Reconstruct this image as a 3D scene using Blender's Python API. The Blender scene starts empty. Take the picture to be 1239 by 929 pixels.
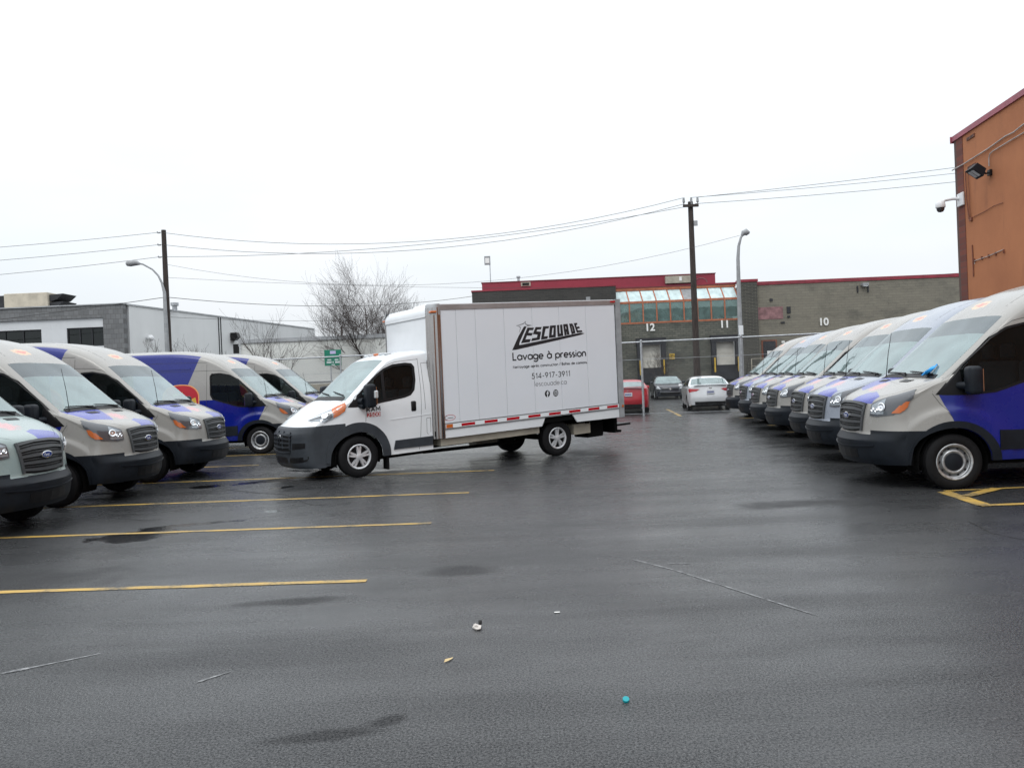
import bpy, bmesh, math, random
import numpy as np
from mathutils import Vector, Matrix
from mathutils.bvhtree import BVHTree
random.seed(7); np.random.seed(7)
R = math.radians
S = bpy.context.scene
COL = S.collection

# ------------------------------------------------------------------ camera, light, exposure
cam_d = bpy.data.cameras.new('camera'); cam = bpy.data.objects.new('camera', cam_d); COL.objects.link(cam)
cam.matrix_world = Matrix.Translation((0, 0, 1.66)) @ Matrix.Rotation(R(89.6), 4, 'X') @ Matrix.Rotation(R(-2.4), 4, 'Z')
cam_d.lens = 36 * 950 / 1239; cam_d.sensor_width = 36; cam_d.clip_end = 3000; cam_d.clip_start = 0.05
S.camera = cam
S.view_settings.view_transform = 'Standard'; S.view_settings.look = 'None'
S.view_settings.exposure = 0.3; S.view_settings.gamma = 1.0
S.cycles.max_bounces = 8; S.cycles.transparent_max_bounces = 12; S.cycles.use_denoising = True

SUN_EL, SUN_ROT = R(52), R(200)
W = bpy.data.worlds.new('World'); S.world = W; W.use_nodes = True
nt = W.node_tree; nt.nodes.clear()
def wn(t): return nt.nodes.new(t)
w_out = wn('ShaderNodeOutputWorld'); w_sky = wn('ShaderNodeTexSky'); w_sky.sky_type = 'NISHITA'; w_sky.sun_disc = False
w_sky.sun_elevation = SUN_EL; w_sky.sun_rotation = SUN_ROT; w_sky.dust_density = 3
w_b1 = wn('ShaderNodeBackground'); w_b1.inputs['Strength'].default_value = 0.05
nt.links.new(w_sky.outputs[0], w_b1.inputs['Color'])
# overcast layer: brighter towards the zenith (the usual overcast sky), soft cloud mottling
w_tc = wn('ShaderNodeTexCoord'); w_sep = wn('ShaderNodeSeparateXYZ'); nt.links.new(w_tc.outputs['Generated'], w_sep.inputs[0])
w_mr = wn('ShaderNodeMapRange'); w_mr.inputs['From Min'].default_value = 0.0; w_mr.inputs['From Max'].default_value = 1.0
w_mr.inputs['To Min'].default_value = 0.755; w_mr.inputs['To Max'].default_value = 1.8; nt.links.new(w_sep.outputs['Z'], w_mr.inputs['Value'])
w_map = wn('ShaderNodeMapping'); w_map.inputs['Scale'].default_value = (1.2, 1.2, 4.0); nt.links.new(w_tc.outputs['Generated'], w_map.inputs[0])
w_no = wn('ShaderNodeTexNoise'); w_no.inputs['Scale'].default_value = 1.7; w_no.inputs['Detail'].default_value = 4; nt.links.new(w_map.outputs[0], w_no.inputs['Vector'])
w_cr = wn('ShaderNodeValToRGB'); w_cr.color_ramp.elements[0].position = .33; w_cr.color_ramp.elements[1].position = .6
w_cr.color_ramp.elements[0].color = (.83, .895, .945, 1); w_cr.color_ramp.elements[1].color = (.93, .965, 1, 1); nt.links.new(w_no.outputs['Fac'], w_cr.inputs[0])
w_b2 = wn('ShaderNodeBackground'); nt.links.new(w_cr.outputs[0], w_b2.inputs['Color']); nt.links.new(w_mr.outputs[0], w_b2.inputs['Strength'])
w_add = wn('ShaderNodeMixShader'); w_add.inputs[0].default_value = 0.93
nt.links.new(w_b1.outputs[0], w_add.inputs[1]); nt.links.new(w_b2.outputs[0], w_add.inputs[2]); nt.links.new(w_add.outputs[0], w_out.inputs['Surface'])
sd = bpy.data.lights.new('sun', 'SUN'); sd.energy = 0.7; sd.angle = R(25); sd.color = (1, .97, .93)
sun = bpy.data.objects.new('sun', sd); COL.objects.link(sun)
sdir = Vector((math.sin(SUN_ROT) * math.cos(SUN_EL), math.cos(SUN_ROT) * math.cos(SUN_EL), math.sin(SUN_EL)))
sun.rotation_euler = sdir.to_track_quat('Z', 'Y').to_euler()

# ------------------------------------------------------------------ materials
class X:
    """a tiny node expression: arithmetic on sockets"""
    def __init__(s, t, sock): s.t, s.k = t, sock
    def _m(s, op, b=None, c=None):
        n = s.t.nodes.new('ShaderNodeMath'); n.operation = op
        for i, v in enumerate((s, b, c)):
            if v is None: continue
            if isinstance(v, X): s.t.links.new(v.k, n.inputs[i])
            else: n.inputs[i].default_value = v
        return X(s.t, n.outputs[0])
    def __add__(s, b): return s._m('ADD', b)
    def __sub__(s, b): return s._m('SUBTRACT', b)
    def __mul__(s, b): return s._m('MULTIPLY', b)
    def __truediv__(s, b): return s._m('DIVIDE', b)
    def min(s, b): return s._m('MINIMUM', b)
    def max(s, b): return s._m('MAXIMUM', b)
    def abs(s): return s._m('ABSOLUTE')
    def sqrt(s): return s._m('SQRT')
    def clamp(s): 
        r = s._m('ADD', 0.0); r.k.node.use_clamp = True; return r
    def step(s, w=.004): return (s * (.5 / w) + .5).clamp()     # >0 -> 1
    def ss(s, a, b):
        n = s.t.nodes.new('ShaderNodeMapRange'); n.interpolation_type = 'SMOOTHSTEP'
        s.t.links.new(s.k, n.inputs['Value']); n.inputs['From Min'].default_value = a; n.inputs['From Max'].default_value = b
        return X(s.t, n.outputs[0])
class Mat:
    def __init__(s, name, color=(.5, .5, .5), rough=.5, metal=0., spec=.5, coat=0., coatr=.05):
        s.m = bpy.data.materials.new(name); s.m.use_nodes = True; s.t = s.m.node_tree
        s.b = s.t.nodes['Principled BSDF']; i = s.b.inputs
        i['Base Color'].default_value = (*color, 1); i['Roughness'].default_value = rough; i['Metallic'].default_value = metal
        i['Specular IOR Level'].default_value = spec; i['Coat Weight'].default_value = coat; i['Coat Roughness'].default_value = coatr
        s.col = color; s._tc = None
    def tc(s, which='Object'):
        if s._tc is None: s._tc = s.t.nodes.new('ShaderNodeTexCoord')
        return s._tc.outputs[which]
    def xyz(s, which='Object'):
        n = s.t.nodes.new('ShaderNodeSeparateXYZ'); s.t.links.new(s.tc(which), n.inputs[0])
        return [X(s.t, o) for o in n.outputs]
    def noise(s, scale=5, detail=4, sc=(1, 1, 1), rough=.5, which='Object', dist=0, off=(0,0,0)):
        mp = s.t.nodes.new('ShaderNodeMapping'); mp.inputs['Scale'].default_value = sc; mp.inputs['Location'].default_value = off; s.t.links.new(s.tc(which), mp.inputs[0])
        n = s.t.nodes.new('ShaderNodeTexNoise'); n.inputs['Scale'].default_value = scale; n.inputs['Detail'].default_value = detail
        n.inputs['Roughness'].default_value = rough; n.inputs['Distortion'].default_value = dist; s.t.links.new(mp.outputs[0], n.inputs['Vector'])
        return X(s.t, n.outputs['Fac'])
    def mix(s, fac, a, b):
        n = s.t.nodes.new('ShaderNodeMix'); n.data_type = 'RGBA'
        for k, v in ((0, fac), (6, a), (7, b)):
            if isinstance(v, X): s.t.links.new(v.k, n.inputs[k])
            elif isinstance(v, (int, float)): n.inputs[k].default_value = v
            elif isinstance(v, tuple): n.inputs[k].default_value = (*v, 1)
            else: s.t.links.new(v, n.inputs[k])
        return n.outputs[2]
    def setc(s, sock): s.t.links.new(sock.k if isinstance(sock, X) else sock, s.b.inputs['Base Color'])
    def setr(s, x): s.t.links.new(x.k, s.b.inputs['Roughness'])
    def bump(s, h, strength=.3, dist=.01):
        n = s.t.nodes.new('ShaderNodeBump'); n.inputs['Strength'].default_value = strength; n.inputs['Distance'].default_value = dist
        s.t.links.new(h.k, n.inputs['Height']); s.t.links.new(n.outputs[0], s.b.inputs['Normal'])
    def vary(s, amt=.25, scale=3, rough_amt=.1):
        """wear: low-contrast blotches in colour and gloss"""
        n = s.noise(scale, 6, rough=.6); c = s.col
        lo = tuple(v * (1 - amt) for v in c); hi = tuple(min(1, v * (1 + amt * .6)) for v in c)
        s.setc(s.mix(n.ss(.3, .7), lo, hi))
        r0 = s.b.inputs['Roughness'].default_value
        s.setr((n - .5) * (2 * rough_amt) + r0)
        return s

def glass_mat(name, tint, ior, sheen_haze, sheen_haze_col, rough=.015, gcol=(.9, .96, .97)):
    m = bpy.data.materials.new(name); m.use_nodes = True; t = m.node_tree; t.nodes.clear()
    o = t.nodes.new('ShaderNodeOutputMaterial'); tr = t.nodes.new('ShaderNodeBsdfTransparent'); tr.inputs[0].default_value = (*tint, 1)
    di = t.nodes.new('ShaderNodeBsdfDiffuse'); di.inputs[0].default_value = (*sheen_haze_col, 1)  # diffuse share: haze on the glass plus painted sky reflection
    g = t.nodes.new('ShaderNodeBsdfGlossy'); g.inputs['Color'].default_value = (*gcol, 1); g.inputs['Roughness'].default_value = rough
    tc = t.nodes.new('ShaderNodeTexCoord'); no = t.nodes.new('ShaderNodeTexNoise'); no.inputs['Scale'].default_value = 2.2; no.inputs['Detail'].default_value = 5
    t.links.new(tc.outputs['Object'], no.inputs['Vector'])
    mr = t.nodes.new('ShaderNodeMapRange'); mr.inputs['To Min'].default_value = sheen_haze * .25; mr.inputs['To Max'].default_value = sheen_haze * 1.6; t.links.new(no.outputs['Fac'], mr.inputs['Value'])
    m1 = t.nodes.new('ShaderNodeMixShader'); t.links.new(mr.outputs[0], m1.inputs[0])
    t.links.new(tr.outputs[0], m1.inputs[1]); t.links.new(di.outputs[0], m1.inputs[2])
    f = t.nodes.new('ShaderNodeFresnel'); f.inputs[0].default_value = ior
    bn = t.nodes.new('ShaderNodeBump'); bn.inputs['Strength'].default_value = .04; bn.inputs['Distance'].default_value = .02; t.links.new(no.outputs['Fac'], bn.inputs['Height'])
    t.links.new(bn.outputs[0], g.inputs['Normal'])
    m2 = t.nodes.new('ShaderNodeMixShader'); t.links.new(f.outputs[0], m2.inputs[0]); t.links.new(m1.outputs[0], m2.inputs[1]); t.links.new(g.outputs[0], m2.inputs[2])
    t.links.new(m2.outputs[0], o.inputs[0]); return m

M = {}
def simple(name, *a, vary=None, **k):
    x = Mat(name, *a, **k)
    if vary: x.vary(*vary)
    M[name] = x.m; return x
simple('bumper_grey', (.034, .040, .048), .5, spec=.35, vary=(.2, 4, .06))
simple('grille_grey', (.06, .064, .068), .4)
simple('mesh_wire', (.13, .135, .14), .6)
simple('black_plastic', (.008, .011, .016), .5, spec=.25, vary=(.25, 6, .08))
simple('dark_trim', (.005, .005, .006), .45, spec=.3)
simple('rubber', (.007, .007, .008), .8, spec=.25, vary=(.3, 20, .1))
simple('seam', (.02, .02, .02), .7)
simple('steel_wheel', (.42, .43, .44), .38, metal=.6, vary=(.35, 14, .1))
simple('steel_dark', (.13, .135, .14), .5, metal=.3, vary=(.3, 14, .1))
simple('chrome', (.78, .78, .78), .12, metal=1.)
simple('bright_cover', (.62, .63, .65), .30, metal=.35, vary=(.2, 8, .08))
simple('underbody', (.006, .006, .006), .9, spec=.1)
simple('interior_dark', (.015, .015, .017), .9, spec=.2)
simple('seat_grey', (.09, .095, .11), .9)
simple('interior_light', (.30, .31, .31), .8)
simple('lamp_housing', (.075, .08, .09), .18, coat=1.)
simple('truck_lamp', (.30, .33, .36), .10, metal=.4, coat=1.)
simple('ribbed_steel', (.40, .38, .37), .22, metal=1.)
simple('reflector', (.85, .87, .9), .1, metal=.85, coat=1.)
simple('clear_lens', (.55, .58, .6), .06, metal=.3, coat=1.)
simple('amber_lens', (.55, .13, .025), .12, coat=1.)
simple('red_lens', (.45, .012, .02), .12, coat=1.)
simple('emblem_blue', (.03, .06, .25), .15, coat=1.)
simple('white_paint', (.74, .76, .78), .22, coat=.6, vary=(.04, 1.5, .05))
simple('cloth_blue', (.03, .35, .85), .55)
simple('plate', (.7, .72, .75), .35)
simple('plate_ink', (.05, .08, .3), .5)
simple('black_print', (.012, .012, .015), .45)
simple('thin_print', (.10, .10, .11), .45)
simple('red_print', (.42, .008, .02), .45)
simple('marking_edge', (.75, .33, .12), .4)
simple('galvanised', (.42, .44, .46), .42, metal=.5, vary=(.25, 9, .1))
simple('lamp_grey', (.30, .31, .32), .5, vary=(.2, 4, .08))
simple('wire', (.05, .05, .05), .6)
simple('sign_green', (.0, .17, .10), .4, vary=(.1, 4, .05))
simple('sign_white', (.75, .78, .8), .45)
simple('sign_violet', (.45, .42, .62), .45)
simple('aluminium', (.42, .43, .44), .38, metal=.75, vary=(.15, 2, .08))
simple('red_metal', (.26, .022, .04), .45, vary=(.2, 2, .08))
simple('orange_frame', (.42, .14, .07), .5, vary=(.25, 3, .08))
simple('dock_white', (.60, .58, .52), .6, vary=(.15, 1.5, .08))
simple('dock_black', (.025, .027, .032), .7, vary=(.3, 3, .08))
simple('safety_yellow', (.62, .40, .05), .5, vary=(.25, 6, .08))
simple('number_white', (.78, .78, .76), .55)
simple('beige_metal', (.36, .33, .27), .55, vary=(.2, 2, .08))
simple('cream_panel', (.52, .47, .38), .6, vary=(.2, 1.5, .08))
simple('maroon', (.16, .02, .03), .7, vary=(.25, 1, .08))
simple('pink_panel', (.26, .14, .145), .75, vary=(.35, 3, .05))
simple('car_red', (.40, .004, .016), .3, coat=.4, vary=(.1, 2, .05))
simple('car_white', (.72, .74, .76), .25, coat=1., vary=(.05, 2, .05))
simple('car_navy', (.012, .016, .026), .25, coat=.5, vary=(.1, 2, .05))
simple('car_dark', (.03, .032, .035), .25, coat=1.)
simple('paper', (.6, .56, .52), .9, vary=(.3, 40, .05))
simple('leaf_dry', (.55, .42, .22), .8)
simple('teal_plastic', (.0, .28, .32), .3)
simple('black_bit', (.01, .01, .01), .6)
simple('pink_flashing', (.33, .08, .11), .5, vary=(.2, 2, .08))
simple('dome_white', (.72, .73, .74), .35)
simple('dome_dark', (.03, .03, .035), .08, coat=1.)
simple('conduit', (.42, .38, .36), .5, vary=(.3, 6, .1))
simple('conduit_rust', (.20, .07, .04), .7, vary=(.4, 8, .1))
simple('roof_membrane', (.25, .25, .25), .8)

M['windscreen'] = glass_mat('windscreen', (.55, .64, .64), 1.95, .30, (.56, .74, .74))  # wet haze, its pale teal also painting in the reflected sky
M['band_glass'] = glass_mat('band_glass', (.25, .28, .30), 1.6, .45, (.22, .25, .27))
M['side_glass'] = glass_mat('side_glass', (.30, .35, .36), 1.30, .02, (.2, .25, .25))
M['pane_low'] = glass_mat('pane_low', (.60, .66, .64), 1.9, .36, (.30, .47, .45), gcol=(.78, .95, .92))  # teal diffuse painted in for the bright reflection on the panes
M['pane_sky'] = glass_mat('pane_sky', (.6, .7, .7), 1.8, .8, (.72, .88, .88), rough=.2)  # near-white diffuse paints the sky's reflection onto the skylights
M['office_glass'] = glass_mat('office_glass', (.12, .14, .15), 1.5, .05, (.1, .12, .12))
M['mirror_glass'] = M['chrome']

def mk_livery(name, grey):
    m = Mat(name, grey, .36, metal=.0, spec=.4, coat=.38, coatr=.10)
    x, y, z = m.xyz(); ay = y.abs()
    blue, blue_sky_sheen = (.003, .012, .19), (.06, .075, .36)
    side = (ay - .80).step(.02).max((z * -1 + 1.2).step(.02) * (ay - .5).step(.02))
    # blue door field: forward edge slants, upper edge along the belt
    f1 = (z * .46 - x - .39).step(.004)                               # x < .46 z - .39
    belt = ((z * -1) + 1.43).step(.004)
    curve = (((x + 1.16) * (-1.) ).step(.004)).max(belt)
    low_front = ((x * -1) - .50).step(.01).max((z * -1 + 1.235).step(.004))
    field = f1 * belt * side * low_front * (z - .2).step(.01)
    # blue load-space field behind a slanted edge
    up = (x * -1 - 1.45 + (z - 2.67) * .443).step(.004) * side * (z - 1.43).step(.004) * (((ay * -1) + 1.2).step(.01)) * ((z * -1 + 2.66) .step(.004))
    c = m.mix(field.max(up), grey, blue)
    # bonnet patches: paler blue, with the sky's reflection painted into the colour
    top = (z - 1.0).step(.01) * (x + .02).step(.01)
    p1 = ((y + .02) + (x - .9) * .3).step(.006) * (((y * -1) + .50) - (x - .9) * .3).step(.006) * (x - .64 - (y - .22).abs() * .30).step(.006) * (z * -1 + 1.4).step(.01) * (z - 1.12).step(.004)
    p2 = ((y * -1) + .02 - (x - .14) * .75).step(.006) * (((x * -1) + .66 + (y + .2) * .32)).step(.006) * ((y + .92) - (x * .30)).step(.006) * (z - 1.2).step(.004) * ((z * -1) + 1.47).step(.01)
    pat = (p1.max(p2)) * top * ((ay * -1) + .86).step(.01)
    c = m.mix(pat, c, blue_sky_sheen)
    # faint red lettering smudges on bonnet and roof brow
    n = m.noise(22, 3, sc=(1, .7, 1), off=(3, 1, 0)); n2 = m.noise(9, 3)
    def blob(cx, cy, rx, ry): 
        dx = (x - cx) / rx; dy = (y - cy) / ry
        return ((dx * dx + dy * dy).sqrt() * -1 + 1 + (n - .5) * 1.3)
    bl = blob(.50, -.05, .17, .26); br = blob(-.98, -.12, .09, .24)
    c = m.mix(bl.ss(.15, .6) * top * .55, c, (.80, .28, .30))
    roof = (z - 2.2).step(.01) * (x + 1.3).step(.01)
    c = m.mix(br.ss(.05, .3) * roof * .75, c, (.80, .50, .26))
    c = m.mix(br.ss(.45, .62) * roof * .85, c, (.72, .13, .10))
    # road film: lighter dusty blotches, more towards the sill
    d = m.noise(2.5, 7, rough=.65)
    c = m.mix((d.ss(.35, .9)) * .03, c, (.20, .19, .18))
    c = m.mix(((z * -1) + 1.0).ss(0, .8) * d.ss(.2, .8) * .12, c, (.09, .085, .08))
    m.setc(c); m.setr(d.ss(.3, .8) * .16 + .22)
    M[name] = m.m
mk_livery('livery_warm', (.315, .305, .285))
mk_livery('livery_cool', (.29, .32, .375))
mk_livery('livery_pale', (.30, .37, .36))

def mk_ground():
    m = Mat('wet_asphalt', (.04, .04, .043), .4, spec=.33)
    x, y, z = m.xyz()
    big = m.noise(.35, 5, rough=.6); med = m.noise(1.6, 6, sc=(1, 1.8, 1), rough=.65); fine = m.noise(70, 3, rough=.7); fin2 = m.noise(210, 2, rough=.6)
    streak = m.noise(.9, 5, sc=(.25, 1.5, 1), rough=.6, off=(5, 2, 0))
    warp = m.noise(1.8, 5, rough=.65, off=(9, 4, 0)) - .5
    def ell(cx, cy, rx, ry, rot=0, w=1.6):
        c, s = math.cos(rot), math.sin(rot)
        u = ((x - cx) * c + (y - cy) * s) / rx; v = ((x - cx) * -s + (y - cy) * c) / ry
        return (u * u + v * v).sqrt() * -1 + 1 + warp * w
    pud = ell(-4.45, 9.25, .75, .62, .5); 
    for a in ((-4.0, 9.85, .8, .16, .25), (-3.35, 10.65, .3, .2, 0), (-4.35, 14.2, 1.0, .35, .6), (-3.9, 13.1, .5, .2, .9), (-5.4, 13.7, .35, .3, 0), (-3.4, 15.4, 1.6, .5, -.3)): pud = pud.max(ell(*a))
    puds = pud.ss(.25, .45)
    damp = ell(-4.75, 7.05, 1.1, .75)
    for a in ((-.45, 6.85, .35, .22, 0), (-1.0, 3.72, .34, .07, 0.15), (-1.75, 6.1, .55, .13, .1), (-.68, 3.86, .12, .07, .7), (3.4, 9.5, .9, .3, 0)): damp = damp.max(ell(*a))
    damps = damp.ss(-.25, .6)
    base = m.mix(big.ss(.3, .7), (.018, .019, .021), (.032, .034, .036))
    clus = m.noise(2.6, 5, rough=.7, off=(2, 8, 0)).ss(.42, .62)
    grit = m.noise(105, 2, rough=.9, off=(4, 4, 0))
    base = m.mix(fine.ss(.42, .60), base, (.050, .051, .053))
    base = m.mix(grit.ss(.56, .66), base, (.13, .13, .128))
    base = m.mix(m.noise(38, 4, rough=.75, off=(1, 1, 0)).ss(.60, .70) * (clus * .8 + .2), base, (.010, .010, .011))
    base = m.mix((fin2.ss(.62, .72)), base, (.20, .195, .19))
    base = m.mix((fin2 * -1 + 1).ss(.66, .8), base, (.008, .008, .009))
    base = m.mix(damps * .6, base, (.010, .010, .011))
    base = m.mix(puds * .8, base, (.012, .012, .014))
    m.setc(base)
    r = (med.ss(.3, .7) * .12 + .20 + big.ss(.3, .7) * .12 + streak.ss(.35, .7) * -.10 + damps * .20)
    r = r * (puds * -1 + 1) + puds * .05
    m.setr(r.max(.04))
    m.t.links.new(((fine.ss(.40, .62) * .25 + grit.ss(.45, .62) * .22) * (puds * -1 + 1) + .02 + puds * .4).k, m.b.inputs['Specular IOR Level'])
    film = (streak.ss(.32, .62) * .36 + big.ss(.35, .7) * .24) * ((damps * -1) + 1)
    m.t.links.new((film.max(puds)).k, m.b.inputs['Coat Weight']); m.t.links.new(((med.ss(.3, .7) * .10 + .10) * (puds * -1 + 1) + .02).k, m.b.inputs['Coat Roughness']); m.b.inputs['Coat IOR'].default_value = 1.33
    nc = m.t.nodes.new('ShaderNodeBump'); nc.inputs['Distance'].default_value = .004; nc.inputs['Strength'].default_value = .3; m.t.links.new((fine + med).k, nc.inputs['Height']); m.t.links.new(nc.outputs[0], m.b.inputs['Coat Normal'])
    h = fine * .7 + fin2 * .6 + med * .5
    n = m.t.nodes.new('ShaderNodeBump'); n.inputs['Distance'].default_value = .011
    m.t.links.new((((puds * -1) + 1) * .42).k, n.inputs['Strength']); m.t.links.new(h.k, n.inputs['Height']); m.t.links.new(n.outputs[0], m.b.inputs['Normal'])
    M['asphalt'] = m.m
mk_ground()
def mk_line():
    m = Mat('road_paint', (.62, .42, .09), .5); n = m.noise(28, 4, rough=.75); n2 = m.noise(3, 4)
    c = m.mix(n2.ss(.3, .7), (.52, .33, .07), (.36, .25, .09)); c = m.mix((n * .55 + n2 * .45).ss(.48, .64), c, (.08, .072, .055)); m.setc(c); m.bump(n, .3, .004); M['road_paint'] = m.m
    m = Mat('scuff', (.16, .16, .165), .5); n = m.noise(14, 5, rough=.8); m.setc(m.mix(n.ss(.40, .65), (.09, .092, .096), (.30, .305, .31))); M['scuff'] = m.m
    m = Mat('crack', (.008, .008, .009), .8); M['crack'] = m.m
mk_line()
def mk_walls():
    def brick(name, c1, c2, mortar, w, h, ms, rough=.85, stain=(.06, .06, .055), st=.5, sc3=(1, 1, 1), rot=(R(90), 0, 0), bumpd=.02):
        m = Mat(name, c1, rough); mp = m.t.nodes.new('ShaderNodeMapping'); mp.inputs['Rotation'].default_value = rot; m.t.links.new(m.tc(), mp.inputs[0])
        b = m.t.nodes.new('ShaderNodeTexBrick'); m.t.links.new(mp.outputs[0], b.inputs['Vector']); b.inputs['Scale'].default_value = 1
        b.inputs['Color1'].default_value = (*c1, 1); b.inputs['Color2'].default_value = (*c2, 1); b.inputs['Mortar'].default_value = (*mortar, 1)
        b.inputs['Brick Width'].default_value = w; b.inputs['Row Height'].default_value = h; b.inputs['Mortar Size'].default_value = ms; b.inputs['Bias'].default_value = 0
        n = m.noise(.45, 7, sc=(1, 1, 2.2), rough=.7); n3 = m.noise(4, 5, sc=(.5, .5, 3), rough=.7)
        c = m.mix(n.ss(.45, .75) * st, b.outputs[0], stain); c = m.mix(n3.ss(.5, .8) * st * .5, c, stain); m.setc(c)
        m.bump(X(m.t, b.outputs['Fac']) * -1, .5, bumpd); M[name] = m.m
    brick('block_wall', (.215, .20, .16), (.195, .18, .145), (.165, .152, .125), .6, .2, .012, st=.6)
    brick('stone_wall', (.15, .15, .125), (.10, .105, .09), (.075, .075, .065), .42, .16, .02, st=.95, stain=(.035, .04, .035))
    brick('pilaster_brick', (.06, .062, .052), (.035, .036, .032), (.14, .13, .11), .5, .11, .016, st=.5)
    brick('charcoal_brick', (.045, .043, .040), (.032, .032, .030), (.06, .055, .05), .5, .14, .012, st=.4)
    brick('red_brick', (.20, .055, .035), (.13, .04, .03), (.10, .06, .05), .2, .075, .010, rot=(R(90), 0, R(90)), st=.3)
    brick('grey_tile', (.20, .205, .21), (.15, .155, .16), (.12, .12, .12), .3, .3, .012, st=.4, stain=(.10, .10, .10))
    m = Mat('orange_stucco', (.36, .135, .06), .85); n = m.noise(.5, 7, rough=.65); n2 = m.noise(2.2, 6, sc=(1, 1, .25), rough=.7); n3 = m.noise(45, 3)
    c = m.mix(n.ss(.3, .75), (.45, .175, .075), (.37, .138, .060)); c = m.mix(n2.ss(.55, .8) * .5, c, (.22, .085, .045)); m.setc(c); m.bump(n3 + n, .25, .02); M['orange_stucco'] = m.m
    def ribbed(name, c, pitch, amt=.15):
        m = Mat(name, c, .5); w = m.t.nodes.new('ShaderNodeTexWave'); w.inputs['Scale'].default_value = 1 / pitch * .314; w.wave_profile = 'SAW'
        m.t.links.new(m.tc(), w.inputs['Vector']); m.bump(X(m.t, w.outputs['Fac']), .5, .03); n = m.noise(.6, 6, rough=.65)
        m.setc(m.mix(n.ss(.3, .8) * .8, c, tuple(v * (1 - amt) for v in c))); M[name] = m.m
    ribbed('white_siding', (.66, .68, .70), .3); ribbed('red_siding', (.27, .022, .045), .3, .25); 
    m = Mat('pale_wall', (.52, .53, .52), .75); n = m.noise(.3, 7, sc=(1, 1, .6), rough=.65); n2 = m.noise(1.5, 5, sc=(1, 1, .2))
    c = m.mix(n.ss(.3, .75), (.70, .71, .71), (.62, .63, .63)); m.setc(m.mix(n2.ss(.6, .85) * .3, c, (.36, .36, .35))); M['pale_wall'] = m.m
    m = Mat('low_wall', (.56, .57, .54), .7); n = m.noise(.4, 6, rough=.6); m.setc(m.mix(n.ss(.3, .8), (.70, .71, .68), (.62, .63, .60))); M['low_wall'] = m.m
    m = Mat('pole_wood', (.04, .03, .025), .85); n = m.noise(3, 6, sc=(8, 8, .6), rough=.7); m.setc(m.mix(n.ss(.3, .7), (.022, .017, .015), (.06, .046, .04))); m.bump(n, .4, .02); M['pole_wood'] = m.m
    m = Mat('bark', (.075, .062, .055), .9); n = m.noise(6, 6, sc=(1, 1, .3)); m.setc(m.mix(n.ss(.3, .7), (.035, .028, .026), (.085, .07, .062))); M['bark'] = m.m
    m = Mat('twig', (.055, .043, .040), .95); M['twig'] = m.m
mk_walls()
def mk_box():
    m = Mat('box_panel', (.70, .72, .755), .32, coat=.3); n = m.noise(.8, 6, rough=.6); n2 = m.noise(5, 5, sc=(1, 1, .3), rough=.7)
    c = m.mix(n.ss(.3, .8) * .4, (.71, .73, .765), (.63, .66, .70)); x, y, z = m.xyz()
    c = m.mix(((z * -1) + 1.1).ss(0, .6) * n2.ss(.45, .8) * .35, c, (.38, .37, .35)); m.setc(c); M['box_panel'] = m.m
mk_box()

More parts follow.
